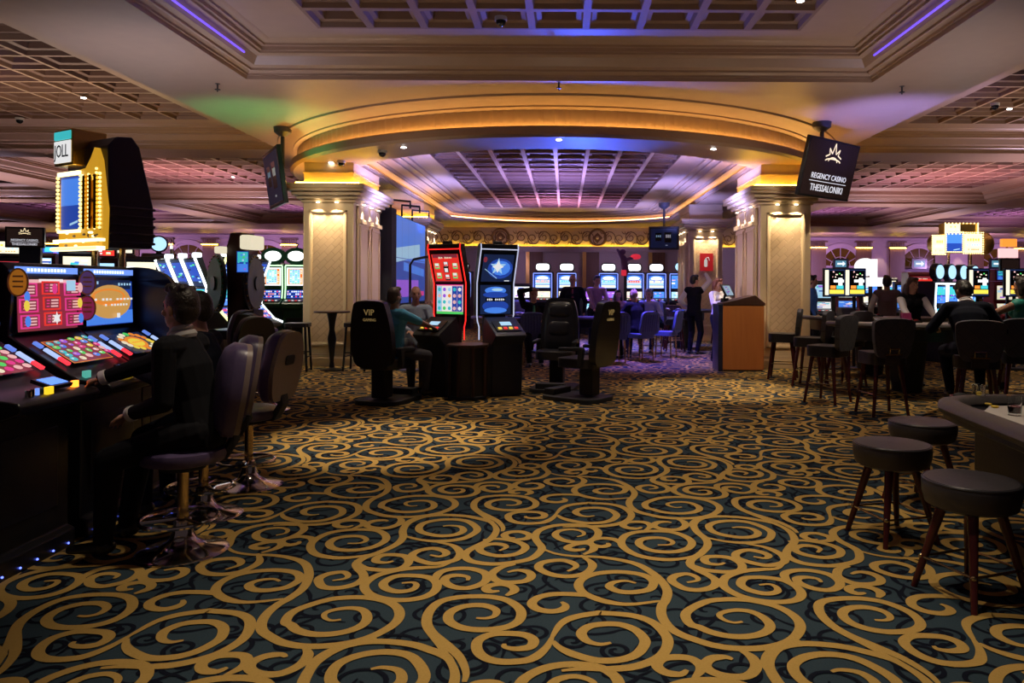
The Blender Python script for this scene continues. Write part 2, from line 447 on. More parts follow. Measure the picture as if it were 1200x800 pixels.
def build_ceiling():
    mb = MB()
    cb = [(-5.97, 10.3), (5.70, 10.3), (5.70, 15.7), (6.4, 15.7), (6.4, 29.5), (-6.7, 29.5), (-6.7, 15.7), (-5.97, 15.7)]
    fill(mb, cb, [oval(.24)], ZB, 0)
    xs = sorted({-34, 36, -6.7, 6.4, -5.97, 5.70} | {q for b in bays.values() for q in b[:2]}); ys = sorted({1.0, 43, 10.3, 15.7, 29.5} | {q for b in bays.values() for q in b[2:]})
    for xa, xb in zip(xs[:-1], xs[1:]):
        for ya, yb in zip(ys[:-1], ys[1:]):
            cx, cy = (xa + xb) / 2, (ya + yb) / 2
            if any(b[0] < cx < b[1] and b[2] < cy < b[3] for b in bays.values()): continue
            if (-5.97 < cx < 5.70 and 10.3 < cy < 15.7) or (-6.7 < cx < 6.4 and 15.7 < cy < 29.5): continue
            mb.quad((xa, ya, ZB), (xb, ya, ZB), (xb, yb, ZB), (xa, yb, ZB), 0)
    for nm, b in bays.items():
        sweep(mb, [inset(b, d) for d, z in CORNICE], [ZB + z for d, z in CORNICE], 0)
        near = nm in ('front', 'left', 'right')
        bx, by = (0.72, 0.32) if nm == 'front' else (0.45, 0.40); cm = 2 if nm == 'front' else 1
        x0, x1, y0, y1 = b[0] + .54 + bx, b[1] - .54 - bx, b[2] + .54 + by, b[3] - .54 - by
        fill(mb, inset(b, .54), [rect_pts(x0, x1, y0, y1)], ZT, 0)
        # coffer grid: square pans with stepped sides
        P = 0.685; nx, ny = max(1, round((x1 - x0) / P)), max(1, round((y1 - y0) / P))
        px, py = (x1 - x0) / nx, (y1 - y0) / ny; rw = 0.045 if nm == 'front' else .026
        dep = .20 if nm == 'front' else .17
        for i in range(nx):
            for j in range(ny):
                xa, ya = x0 + i * px, y0 + j * py
                q = (xa, xa + px, ya, ya + py)
                prof = [(0, 0), (rw, 0), (rw + .02, .06), (rw + .08, .075), (rw + .10, dep - .02), (rw + .12, dep)] if near else [(0, 0), (rw, 0), (rw + .03, .08), (rw + .10, dep)]
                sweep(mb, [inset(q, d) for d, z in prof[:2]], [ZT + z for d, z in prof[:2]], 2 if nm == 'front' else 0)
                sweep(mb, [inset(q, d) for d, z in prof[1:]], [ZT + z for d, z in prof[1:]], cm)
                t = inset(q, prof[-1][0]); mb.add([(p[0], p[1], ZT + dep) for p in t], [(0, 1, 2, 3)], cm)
    # rotunda drum: cove, fluted band, light trough lip, soffit
    def dr(d): return oval(d, 56)
    prof = [(.24, ZB), (.23, ZB - .03), (.16, ZB - .035), (.10, ZB - .05), (.02, ZB - .075), (-.06, ZB - .105), (-.06, ZB - .125), (-.10, ZB - .13), (-.13, ZB - .15)]
    sweep(mb, [dr(d) for d, z in prof], [z for d, z in prof], 0)
    lip = [(-.17, 3.83), (-.04, 3.83), (-.04, 3.88), (0, 3.88), (.012, 3.86), (0, 3.76), (-.03, 3.74), (-.06, 3.72)]
    sweep(mb, [dr(d) for d, z in lip], [z for d, z in lip], 0)
    fill(mb, dr(-.06), [oval(0, 28, True)], 3.72, 0)
    # fluted wall above the trough
    n = 420; fl = []
    r, yc = 5.64, 16.84
    for i in range(n + 1):
        t = pi + pi * i / n; rr = r - .13 - .025 * abs(sin(t * 110)); fl.append((XC + rr * cos(t), yc + rr * sin(t)))
    fl += [(XC + r - .13, 29.2), (XC - r + .13, 29.2)]
    sweep(mb, [fl, fl], [ZB - .15, 3.83], 0)
    # opening: lip with trough, stepped shallow vault, upper plate
    iv = lambda d: oval(-d, 28, True)
    pr = [(0, 3.72), (-.02, 3.75), (0, 3.80), (.04, 3.82), (-.10, 3.82), (-.10, 3.92), (.06, 3.95), (.08, 3.95), (.08, 3.975), (.13, 3.985), (.15, 4.01), (.20, 4.015), (.34, 4.03), (.345, 4.0), (.41, 4.0), (.415, 4.035), (.52, 4.05), (.52, 4.03), (.58, 4.03), (.58, 4.06), (.66, 4.075), (.66, 4.05), (.71, 4.05), (.72, 4.085), (.80, 4.10)]
    sweep(mb, [iv(d) for d, z in pr], [z for d, z in pr], 0)
    G = (-2.73, 2.33, 12.9, 25.2)
    fill(mb, iv(.8), [rect_pts(*G)], 4.10, 0)
    px, py = (G[1] - G[0]) / 8, .66; ny = round((G[3] - G[2]) / py); py = (G[3] - G[2]) / ny
    for i in range(8):
        for j in range(ny):
            q = (G[0] + i * px, G[0] + (i + 1) * px, G[2] + j * py, G[2] + (j + 1) * py)
            pr2 = [(0, 0), (.04, 0), (.05, .05), (.10, .06), (.12, .17)]
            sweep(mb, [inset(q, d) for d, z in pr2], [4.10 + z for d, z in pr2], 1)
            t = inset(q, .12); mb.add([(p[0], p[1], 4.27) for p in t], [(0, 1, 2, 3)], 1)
    for i in range(9):                                # long ribs running into the room
        x = G[0] + i * px; mb.box(x - .035, x + .035, G[2], G[3], 4.075, 4.101, 0)
    mb.box(-34, 36, 1.0, 43, 5.2, 5.3, 0)
    return structure(mb.build('ceiling', [M_plaster, M_coffer, M_coffer2], recalc=False, angle=30))
build_ceiling()

# light strips hidden in the coves (the room's own LED lamps)
def led(name, outline, z, w, m, label, closed=False):
    mb = MB()
    pts = [Vector((p[0], p[1], z)) for p in outline]
    mb.tube(pts, w, 6, closed=closed)
    return tag(mb.build(name, m), label, 'light strip')
E_warm = emis('led_warm', (1.0, 0.58, 0.16), 17.0)
E_yel = emis('led_yellow', (1.0, 0.62, 0.06), 26.0)
E_pur = emis('led_purple', (0.16, 0.08, 1.0), 1.6)
E_warm2 = emis('led_warm_soft', (1.0, 0.56, 0.22), 8.0)
led('cove_light_strip', oval(-.085, 56)[:57], 3.855, 0.02, E_warm, 'warm light strip glowing in the trough around the round drum')
led('cove_light_strip', oval(.06, 28, True), 3.845, 0.016, E_warm2, 'warm light strip inside the lip of the rotunda opening', True)
for x, s, w in ((-4.38 + .222, 0, 'left'), (4.20 - .222, 1, 'right')):
    led('cove_light_strip', [(x, 3.0), (x, 9.7)], ZB + .19, 0.012, E_pur, 'thin violet light strip along the %s side of the front ceiling tray' % w)

# ================================================================== WALLS
def arch_window(mb, cx, y, mi_f, mi_g, mi_b):
    r, zc = 1.15, 2.62
    n = 20
    for (ra, rb, dy) in ((1.32, 1.18, .10), (1.18, 1.05, .05)):
        pts = [(ra * cos(pi * i / n), ra * sin(pi * i / n)) for i in range(n + 1)] + [(rb * cos(pi * (n - i) / n), rb * sin(pi * (n - i) / n)) for i in range(n + 1)]
        mb.prism([(cx + p[0], zc + p[1]) for p in pts], y - dy, y, 'y', mi_f)
        for s in (-1, 1):
            xa, xb = sorted((cx + s * ra, cx + s * rb)); mb.box(xa, xb, y - dy, y, 0.9, zc, mi_f)
    pts = [(cx + 1.05 * cos(pi * i / n), zc + 1.05 * sin(pi * i / n)) for i in range(n + 1)]
    mb.prism(pts, y - .012, y, 'y', mi_g)
    mb.box(cx - 1.05, cx + 1.05, y - .012, y, .9, zc, mi_b)
    for k in range(1, 6):
        t = pi * k / 6
        mb.cyl((cx, y - .03, zc), (cx + 1.05 * cos(t), y - .03, zc + 1.05 * sin(t)), .022, n=6, mi=mi_f)
    mb.tube([(cx + .55 * cos(pi * i / 12), y - .03, zc + .55 * sin(pi * i / 12)) for i in range(13)], .02, 6, mi_f)
    mb.box(cx - 1.05, cx + 1.05, y - .05, y, zc - .05, zc + .05, mi_f)
def build_walls():
    YB = 42.3
    M_pane = mat('amber_window_glass', (0.06, 0.022, 0.006), 0.15, noise=0.5, nscale=2, emit=(1, .45, .06), es=.03)
    M_up = mat('dim_mauve_panel', (0.16, 0.11, 0.16), 0.6, noise=0.1, nscale=5)
    for side, xs in (('back_left', (-34, -8.8)), ('back_right', (8.6, 36))):
        mb = MB(); mb.box(xs[0], xs[1], YB, YB + .2, 0, 5.2)
        for k, (d, z0, z1) in enumerate(((.12, 4.22, 4.3), (.22, 4.12, 4.24), (.10, 4.02, 4.14), (.06, 0.0, .25))):
            mb.box(xs[0], xs[1], YB - d, YB, z0, z1)
        structure(mb.build('wall_' + side, M_mauve))
    k = 1
    lit = []
    for i in range(-4, 5):
        for cx in ((15.5 + 4.43 * i,) if 9.5 < 15.5 + 4.43 * i < 35 else ()) + ((-21.2 + 4.43 * i,) if -34 < -21.2 + 4.43 * i < -9.5 else ()):
            mb = MB(); arch_window(mb, cx, YB, 0, 1, 2)
            structure(mb.build('window_%d' % k, [mat('mauve_trim', (0.45, 0.34, 0.36), 0.6, noise=0.05), M_pane, M_up])); k += 1
            px = cx + 2.215
            if abs(px) < 9.6: continue
            mb = MB()
            for s in (-1, 1):                       # pair of dark pilasters with a lit niche between
                xa, xb = px + s * .95 - .42, px + s * .95 + .42
                mb.box(xa, xb, YB - .14, YB, 0.0, 3.65, 0)
                for q in range(8): mb.box(xa + .02 + q * .1, xa + .07 + q * .1, YB - .2, YB - .14, 3.72, 4.0, 0)
                mb.box(xa - .05, xb + .05, YB - .18, YB, 3.65, 3.72, 1); mb.box(xa - .08, xb + .08, YB - .2, YB, 3.98, 4.05, 0)
            structure(mb.build('trim_%d' % k, [M_brownwood, M_gold]))
            lit.append(px)
    for px in lit:
        light('SPOT', (px, YB - .5, 3.95), 110, (1, .78, .55), .05, (px, YB - .05, .5), 50, .4)
        for s in (-1, 1):
            mb = MB(); mb.box(px + s * .95 - .45, px + s * .95 + .45, YB - .22, YB - .2, 3.66, 3.70)
            tag(mb.build('capital_light_strip', E_yel), 'amber light strip under a dark pilaster capital on the far wall', 'light strip', 'amber pilaster strips on the far wall')
    # centre block behind the rotunda with the scrolled frieze
    YC = 29.1; M_pl = mat('lilac_grey_plaster', (0.42, 0.36, 0.36), .6, noise=.06)
    mb = MB(); mb.box(-8.8, 8.6, YC, YC + .2, 0, 5.2, 0)
    mb.box(-8.8, -8.6, YC, YB, 0, 5.2, 0); mb.box(8.4, 8.6, YC, YB, 0, 5.2, 0)
    mb.box(-8.8, 8.6, YC - .32, YC, 2.86, 2.94, 0); mb.box(-8.8, 8.6, YC - .26, YC, 2.78, 2.86, 0)
    mb.box(-8.8, 8.6, YC - .30, YC - .26, 2.94, 2.99, 0)
    mb.box(-8.8, 8.6, YC - .1, YC, 2.99, 3.72, 1)
    # wrought scrolls and round medallions
    yy = YC - .115
    for i in range(-20, 21):
        cx = i * .42; s = 1 if i % 2 else -1; zc = 3.32 - s * .03
        pts = []
        for q in range(18):
            t = q / 17; r_ = .215 * (1 - t) + .03; a = (-pi * .15 if s > 0 else pi * .15) - s * t * 9.0
            pts.append((cx + r_ * cos(a), yy, zc + r_ * sin(a)))
        mb.tube([(cx + .42, yy, 3.32 + s * .20), (cx + .30, yy, 3.32 + s * .06)] + pts, .020, 5, 2)
        for q in range(3): mb.cap((cx + .21 + q * .05 - .05, yy, 3.32 + s * .17), (cx + .21 + (q - 1) * .13, yy, 3.32 + s * .26), .022, .008, n=6, m=2, mi=2)
    for u in (587, 700):
        c = at(u, 279, YC)
        mb.tube([(c.x + .32 * cos(2 * pi * i / 20), yy - .02, 3.33 + .32 * sin(2 * pi * i / 20)) for i in range(20)], .05, 6, 2, True)
        mb.prism([(c.x + a, 3.33 + b) for a, b in ((.2, 0), (0, .2), (-.2, 0), (0, -.2))], yy - .05, yy, 'y', 2)
        mb.ell((c.x, yy - .05, 3.33), (.06, .04, .06), 1)
    # pilasters with gilt edges
    for u in (510, 617, 683, 760, 870):
        x = (u - CU) * YC / F
        mb.box(x + .12, x + .62, YC - .12, YC, 0, 2.78, 3); mb.box(x - .02, x + .12, YC - .16, YC, 0, 2.78, 4)
    structure(mb.build('wall_back_center', [M_pl, mat('frieze_ochre', (.50, .40, .24), .6, noise=.08), mat('bronze_scroll', (.13, .075, .04), .45, .4, noise=.1), M_brownwood, M_gold]))
    led('frieze_light_strip', [(-8.5, YC - .2), (8.4, YC - .2)], 2.965, .018, E_yel, 'yellow light strip below the scrolled frieze behind the rotunda')
    for side, x in (('left', -34.0), ('right', 36.0)):
        mb = MB(); mb.box(x - .1, x + .1, 1, 42.4, 0, 5.2); structure(mb.build('wall_' + side, M_mauve))
build_walls()

# ================================================================== COLUMNS
M_quilt = quilt('quilted_panel', (0.60, 0.42, 0.25), (0.38, 0.25, 0.14), 'X', 3.7, .55, .05)
def column(x0, x1, y0, y1, inner, yellow=True):
    """inner = +1 when the inside of the rotunda is towards +x"""
    mb = MB()
    mb.box(x0, x1, y0, y1, 0, 3.02)
    root = structure(mb.build('column', M_cream, bevel=.01))
    # plinth
    mb = MB()
    for e, z0, z1 in ((.05, 0, .16), (.035, .16, .20), (.02, .20, .23)): mb.box(x0 - e, x1 + e, y0 - e, y1 + e, z0, z1)
    mb.build('plinth', M_cream, root, bevel=.006)
    w = x1 - x0; cx = (x0 + x1) / 2
    # front face: raised frame and quilted panel
    for (za, zb) in ((.42, 2.80),):
        fr = MB(); a, b = cx - .30, cx + .30
        for k, (e, d, t) in enumerate(((.045, .045, .045), (.01, .03, .03))):
            fr.box(a - e, b + e, y0 - d, y0, zb - .0 + e - t, zb + e); fr.box(a - e, b + e, y0 - d, y0, za - e, za - e + t)
            fr.box(a - e, a - e + t, y0 - d, y0, za - e, zb + e); fr.box(b + e - t, b + e, y0 - d, y0, za - e, zb + e)
        fr.build('panel_frame', M_cream, root, bevel=.006)
        pn = MB(); pn.box(a + .01, b - .01, y0 - .02, y0 + .001, za, zb); pn.build('quilted_panel', M_quilt, root)
    # inner side: two fluted pilaster strips
    xs = x1 if inner > 0 else x0
    L = y1 - y0
    for k in range(2):
        ya, yb = y0 + .12 + k * (L - .24) / 2 + .05, y0 + .12 + (k + 1) * (L - .24) / 2 - .05
        p = MB(); e = .05 * inner
        xa, xb = sorted((xs, xs + e)); p.box(xa, xb, ya, yb, .95, 2.95)
        for q in (ya + .07, yb - .07): xa2, xb2 = sorted((xs + e, xs + e * 1.5)); p.box(xa2, xb2, q - .022, q + .022, 1.05, 2.55)
        xa2, xb2 = sorted((xs + e, xs + e * 1.5)); p.box(xa2, xb2, ya + .05, yb - .05, 1.03, 1.075); p.box(xa2, xb2, ya + .05, yb - .05, 2.53, 2.575)
        xa, xb = sorted((xs, xs + e * 2)); p.box(xa, xb, ya - .02, yb + .02, 2.62, 2.70); p.box(xa, xb, ya - .02, yb + .02, .92, .98)
        xa, xb = sorted((xs, xs + e)); p.box(xa, xb, ya, yb, .30, .80)
        p.build('pilaster', M_cream, root, bevel=.005)
    # capital: stepped cornice
    c = MB()
    for e, z0, z1 in ((.04, 2.98, 3.04), (.10, 3.04, 3.10), (.17, 3.10, 3.17), (.24, 3.17, 3.22), (.24, 3.22, 3.31)):
        c.box(x0 - e, x1 + e, y0 - e, y1 + e, z0, z1)
    c.build('capital', M_cream, root, bevel=.02)
    f = MB(); f.box(x0 + .01, x1 - .01, y0 + .01, y1 - .01, 3.31, 3.725)
    f.box(x0 - .01, x1 + .01, y0 - .01, y1 + .01, 3.52, 3.545)
    f.build('frieze_block', M_cream, root)
    pts = [(x0 - .1, y1), (x0 - .1, y0 - .1), (x1 + .1, y0 - .1), (x1 + .1, y1)]
    if yellow:
        s = MB(); s.tube([(p[0], p[1], 3.335) for p in pts], .014, 6); s.build('frieze_light', E_yel2, root)
    # wall-washer spots under the capital
    d = MB()
    for k in (-1, 1):
        d.lathe([(0.03, 2.975), (0.03, 2.985)], (cx + k * .17, y0 - .075), 10, 0)
        light('SPOT', (cx + k * .17, y0 - .115, 2.97), 85, (1, .80, .52), .02, (cx + k * .17, y0 - .08, .8), 88, 1.0)
    for k in range(3):
        yy = y0 + .12 + (k + .5) * (L - .24) / 3
        d.lathe([(0.025, 2.975), (0.025, 2.985)], (xs + inner * .08, yy), 10, 0)
        light('SPOT', (xs + inner * .13, yy, 2.96), 60, (1, .85, .65), .015, (xs, yy, 1.6), 60, .4)
    d.build('spot_lens', emis('spot_lens_warm', (1, .85, .6), 14), root)
    return root
E_yel2 = emis('led_yellow_frieze', (1.0, 0.56, 0.04), 48.0)
column(-4.78, -3.86, 13.7, 15.6, 1); column(3.56, 4.48, 13.7, 15.6, -1)
column(-4.78, -3.86, 20.5, 22.2, 1); column(3.38, 4.30, 20.5, 22.2, -1, False)

# ================================================================== CAMERA / WORLD
cam = bpy.data.cameras.new('camera'); co = bpy.data.objects.new('camera', cam); COL.objects.link(co)
cam.sensor_width = 36; cam.lens = 36 * F / 1200; cam.shift_x = -(CU - 600) / 1200; cam.shift_y = (CV - 400) / 1200
co.matrix_world = Matrix.Translation((0, 0, H)) @ Matrix.Rotation(pi / 2, 4, 'X') @ Matrix.Rotation(PHI, 4, 'Z')
cam.clip_start = .05; cam.clip_end = 200
SC.camera = co
w = bpy.data.worlds.new('world'); SC.world = w; w.use_nodes = True
w.node_tree.nodes['Background'].inputs[0].default_value = (.55, .40, .42, 1)
w.node_tree.nodes['Background'].inputs[1].default_value = .055
SC.view_settings.view_transform = 'Standard'; SC.view_settings.look = 'None'
SC.view_settings.exposure = 0.0; SC.view_settings.gamma = 1.0
try: SC.view_settings.use_curve_mapping = False
except Exception: pass
SC.cycles.use_denoising = True
SC.cycles.max_bounces = 6; SC.cycles.diffuse_bounces = 3; SC.cycles.glossy_bounces = 3; SC.cycles.transmission_bounces = 4
SC.cycles.sample_clamp_indirect = 4.0; SC.cycles.sample_clamp_direct = 0
SC.cycles.caustics_reflective = False; SC.cycles.caustics_refractive = False
# ================================================================== PEOPLE
M_skin = mat('skin', (0.55, 0.30, 0.20), 0.5, noise=.06, nscale=25)
M_skin2 = mat('skin_tan', (0.42, 0.22, 0.14), 0.5, noise=.06, nscale=25)
M_hairD = mat('hair_dark_brown', (0.018, 0.011, 0.008), 0.45, noise=.5, nscale=90, bump=.6)
M_hairB = mat('hair_black', (0.008, 0.007, 0.007), 0.4, noise=.5, nscale=90, bump=.6)
M_hairG = mat('hair_grey', (0.30, 0.28, 0.27), 0.6, noise=.3, nscale=90, bump=.6)
M_hairR = mat('hair_auburn', (0.16, 0.045, 0.02), 0.45, noise=.4, nscale=90, bump=.6)
M_suit = mat('black_suit_wool', (0.006, 0.006, 0.009), 0.9, spec=.2, noise=.2, nscale=60)
M_suitN = mat('navy_suit_wool', (0.006, 0.008, 0.018), 0.9, spec=.2, noise=.2, nscale=60)
M_white = mat('white_shirt_cotton', (0.72, 0.70, 0.70), 0.8, noise=.04, nscale=40)
M_shoe = mat('black_shoe_leather', (0.010, 0.009, 0.009), 0.3, noise=.2, nscale=30)
M_eye = mat('eye_dark', (0.02, 0.015, 0.012), 0.2, noise=.1)
M_lip = mat('lip', (0.40, 0.12, 0.10), 0.5, noise=.1)

def remesh(mb, vox, name, smooth=4):
    me = mb.mesh(name + '_src'); ob = bpy.data.objects.new('tmp', me); COL.objects.link(ob)
    r = ob.modifiers.new('r', 'REMESH'); r.mode = 'VOXEL'; r.voxel_size = vox; r.use_smooth_shade = True
    if smooth:
        s = ob.modifiers.new('s', 'SMOOTH'); s.iterations = smooth; s.factor = .5
    dg = bpy.context.evaluated_depsgraph_get()
    out = bpy.data.meshes.new_from_object(ob.evaluated_get(dg)); out.name = name
    bpy.data.objects.remove(ob); bpy.data.meshes.remove(me)
    return out

def skinmesh(mb, vox, name, m, parent=None, smooth=4):
    me = remesh(mb, vox, name, smooth); me.materials.clear(); me.materials.append(m)
    me.polygons.foreach_set('use_smooth', [True] * len(me.polygons))
    o = bpy.data.objects.new(name, me); COL.objects.link(o)
    if parent: o.parent = parent
    return o

def ik(a, b, l1, l2, pole):
    a, b, pole = Vector(a), Vector(b), Vector(pole); d = b - a; L = min(d.length, (l1 + l2) * .999); d.normalize(); b = a + d * L
    x = (l1 * l1 - l2 * l2 + L * L) / (2 * L); h = sqrt(max(l1 * l1 - x * x, 0)); p = pole - d * pole.dot(d)
    return a + d * x + p.normalized() * h, b

def hand(mb, wrist, d, pn, s, curl, fr=.0085):
    """palm + four unequal bent fingers + thumb; d = hand direction, pn = palm normal, s = thumb side (+1/-1)"""
    d = d.normalized(); pn = (pn - d * pn.dot(d)).normalized(); sd = d.cross(pn) * s
    mb.cap(wrist + d * .012, wrist + d * .072, .031, .037, (1, .42), sd, 10)
    for k, (o, l) in enumerate(((.030, .070), (.010, .080), (-.010, .075), (-.029, .058))):
        p = wrist + d * .085 + sd * o; c = curl * (.8 + .12 * k)
        dirs = [d * cos(a) + pn * sin(a) for a in (c * .5, c * 1.15, c * 1.7)]; q = p - d * .03
        for j, (dr_, f) in enumerate(zip(dirs, (.45, .32, .28))):
            e = q + dr_ * (l * f + (.03 if j == 0 else 0)); mb.cap(q, e, fr - .0007 * j, fr - .0007 * (j + 1), n=7, m=2); q = e
    q = wrist + d * .022 + sd * .024
    for dr_, l, r_ in (((d * .62 + sd * .72 + pn * .25), .045, fr * 1.25), ((d * .85 + sd * .35 + pn * .4), .032, fr * 1.05)):
        e = q + dr_.normalized() * l; mb.cap(q, e, r_, r_ * .92, n=7, m=2); q = e

def person(label, loc, rz, seat=None, lean=0.0, side=0.0, twist=0.0, hands=(None, None), curl=(.6, .6), feet=None, head=(0, 0), sc=1.0,
           top=None, legs=None, skin=None, hair=None, style='short', sleeve='long', skirt=False, vest=None, female=False, vox=.012,
           collar=None, cuff=None, group=None, fat=1.0, poles=None, knee_out=.06, tie=None, detail=False, sole=None):
    top = top or M_suit; legs = legs or M_suit; skin = skin or M_skin; hair = hair or M_hairD
    zp = (seat + .10) if seat is not None else .94 * sc
    P = Vector((0, 0, zp)); d = Vector((sin(side), -sin(lean), cos(lean))).normalized(); L = sc
    W = P + d * (.17 * L); C = P + d * (.34 * L); S = P + d * (.475 * L); N = P + d * (.52 * L)
    sx = Vector((cos(twist), sin(twist), 0)); sx = (sx - d * sx.dot(d)).normalized(); fw = d.cross(sx) * -1
    if fw.y > 0 and abs(twist) < 1.2: fw = -fw
    hw = (.165 if female else .185) * L
    hl = lean * .45 + head[1]; hd = Vector((sin(side) * .6, -sin(hl), cos(hl))).normalized(); HC = N + hd * (.155 * L)
    HM = Matrix.Translation(HC) @ Matrix.Rotation(head[0] + twist * .5, 4, 'Z') @ Matrix.Rotation(hl, 4, 'X') @ Matrix.Scale(L, 4)
    sh = [S + sx * (s * hw) - d * .015 for s in (1, -1)]            # index 0 = own left (+x), 1 = own right (-x)
    hp = [P + Vector((s * .09 * L, 0, -.02)) for s in (1, -1)]
    # arms
    arms = []
    for i, s in enumerate((1, -1)):
        t = hands[i]
        t = Vector(t) if t is not None else sh[i] + Vector((s * .07, -.06, -.50 * L))
        pole = Vector(poles[i]) if poles and poles[i] else Vector((s * .6, .45, -.55))
        e, wv = ik(sh[i], t, .285 * L, .255 * L, pole); arms.append((sh[i], e, wv))
    lg = []
    for i, s in enumerate((1, -1)):
        ft = feet[i] if feet and feet[i] else ((s * .11, -.40, .08) if seat is not None else (s * .10, 0.02, .08))
        k, a = ik(hp[i], Vector(ft), .44 * L, .43 * L, (s * knee_out * 3, -1, .25)); lg.append((hp[i], k, a))
    fz = .022
    def torso(mb, g=0.0):
        mb.cap(P - d * .03, W, (.150 if not female else .158) * L * fat + g, (.135 if not female else .118) * L * fat + g, (1, .68), sx, 14)
        mb.cap(W, C, (.137 if not female else .120) * L * fat + g, (.160 if not female else .142) * L * fat + g, (1, .68), sx, 14)
        mb.cap(C, S - d * .03, .160 * L * fat + g, .13 * L + g, (1, .66), sx, 14)
        mb.cap(sh[0] - sx * .02, sh[1] + sx * .02, .062 * L + g, .062 * L + g, (1, 1), None, 10)
        if female:
            for s in (1, -1): mb.ell(C + sx * (s * .07) + fw * .085 + d * .03, .062 + g)
    def arm(mb, i, g=0.0, end=1.0):
        a, e, wv = arms[i]; mb.cap(a, e, .052 * L + g, .042 * L + g)
        mb.cap(e, e + (wv - e) * end, .042 * L + g, (.042 - .015 * end) * L + g)
    def leg(mb, i, g=0.0, end=1.0):
        h, k, a = lg[i]; mb.cap(h, k, .084 * L * fat + g, .058 * L + g, n=12); mb.cap(k, k + (a - k) * end, .058 * L + g, (.058 - .022 * end) * L + g, n=12)
    # ---- body, one continuous surface
    mb = MB(); torso(mb, -.012)
    mb.cap(S, N + hd * .06, .062 * L, .054 * L)
    for i in (0, 1):
        arm(mb, i, -.006 if sleeve == 'long' else 0); leg(mb, i, -.01 if not skirt else -.004)
        a, e, wv = arms[i]; pn = Vector((0, 0, -1)) if abs((wv - e).normalized().z) < .8 else Vector((0, -1, 0)).cross(Vector((0, 0, 1))) * (1 if i else -1)
        hand(mb, wv, wv - e, pn, (1, -1)[i], curl[i], .0085 if vox < .009 else .0105)
        h, k, an = lg[i]; fdv = Vector(((k - h).x * .3, (k - h).y, 0)) if seat is not None else Vector(((1, -1)[i] * .25, -1, 0)); fdv.normalize()
        mb.cap(an + Vector((0, 0, -.03)), an + fdv * .13 + Vector((0, 0, -.048)), .034, .026, (1, .8))
    mb.M = HM
    mb.ell((0, 0, .02), (.075, .094, .100), n=18, m=12); mb.ell((0, -.030, -.055), (.057, .062, .066), n=16, m=10); mb.ell((0, -.070, -.095), (.026, .022, .020))
    mb.cap((0, -.085, .015), (0, -.108, -.030), .010, .015, n=8); mb.ell((0, -.082, .032), (.05, .014, .012))
    for s in (1, -1):
        mb.ell((s * .076, .010, -.012), (.011, .024, .034), n=10); mb.ell((s * .045, -.062, -.028), (.024, .020, .020))
    mb.ell((0, -.088, -.062), (.026, .012, .012))
    mb.M = Matrix()
    root = skinmesh(mb, vox, 'person', skin, None, 3)
    tag(root, label, 'person', group); root.location = loc; root.rotation_euler = (0, 0, rz)
    # ---- face
    fm = MB(HM)
    for s in (1, -1): fm.ell((s * .030, -.088, .010), (.012, .008, .007), n=8, m=6)
    fm.build('eye', M_eye, root)
    fm = MB(HM); fm.ell((0, -.099, -.062), (.022, .006, .007), n=10, m=6); fm.build('lips', M_lip, root)
    # ---- hair
    if style != 'bald':
        mb = MB(HM)
        mb.ell((0, .014, .034), (.083, .098, .098), n=18, m=12); mb.ell((0, .045, -.005), (.080, .066, .085), n=16, m=10)
        if style == 'short':
            mb.ell((0, -.055, .105), (.058, .045, .034), n=12)
            if detail:
                rr = random.Random(3)
                for q in range(26): mb.ell((rr.uniform(-.045, .045), rr.uniform(-.075, .05), .108 + rr.uniform(-.01, .014)), rr.uniform(.016, .026), n=8, m=6)
        if style in ('long', 'tied'):
            mb.ell((0, -.055, .098), (.062, .048, .036), n=12)
            for s in (1, -1): mb.cap((s * .062, .0, .05), (s * .080, .02, -.09), .030, .030)
        if style == 'long':
            for q in range(-2, 3): mb.cap((q * .034, .06, -.03), (q * .042, .085, -.27), .042, .030)
            for s in (1, -1): mb.cap((s * .082, .01, -.08), (s * .098, -.02, -.24), .032, .020)
        if style == 'tied': mb.ell((0, .125, .02), (.038, .040, .046)); mb.cap((0, .13, 0), (0, .15, -.14), .030, .014)
        mb.M = Matrix()
        skinmesh(mb, min(vox, .01), 'hair', hair, root, 2)
    # ---- clothing
    g = .016
    mb = MB(); torso(mb, g * .7)
    if sleeve != 'none':
        for i in (0, 1): arm(mb, i, g * .75, 1.0 if sleeve == 'long' else .02)
    if seat is not None: mb.cap(P - d * .05, P + d * .02, .165 * L * fat, .16 * L * fat, (1, .72), sx)
    elif not vest: mb.cap(P - d * .12, P, .162 * L * fat, .155 * L * fat, (1, .68), sx)
    # neckline: cut by lifting nothing, a collar sits on it
    skinmesh(mb, vox, 'shirt' if top not in (M_suit, M_suitN) else 'jacket', top, root, 3)
    if vest:
        mb = MB(); torso(mb, g * .7 + .012); v = skinmesh(mb, vox, 'waistcoat', vest, root, 3)
    mb = MB()
    if skirt:
        mb.cap(P - d * .02, P + d * .10, .165 * L, .13 * L, (1, .75), sx)
        for i in (0, 1): h, k, a = lg[i]; mb.cap(h, k, .10 * L, .085 * L, n=12)
        h0, k0, _ = lg[0]; h1, k1, _ = lg[1]; mb.cap((h0 + h1) / 2, (k0 + k1) / 2, .10 * L, .075 * L, (1.3, 1), sx)
        skinmesh(mb, vox, 'skirt', legs, root, 3)
    else:
        mb.cap(P - d * .04, P + d * .03, .158 * L * fat, .15 * L * fat, (1, .70), sx)
        for i in (0, 1): leg(mb, i, g * .8)
        skinmesh(mb, vox, 'trousers', legs, root, 3)
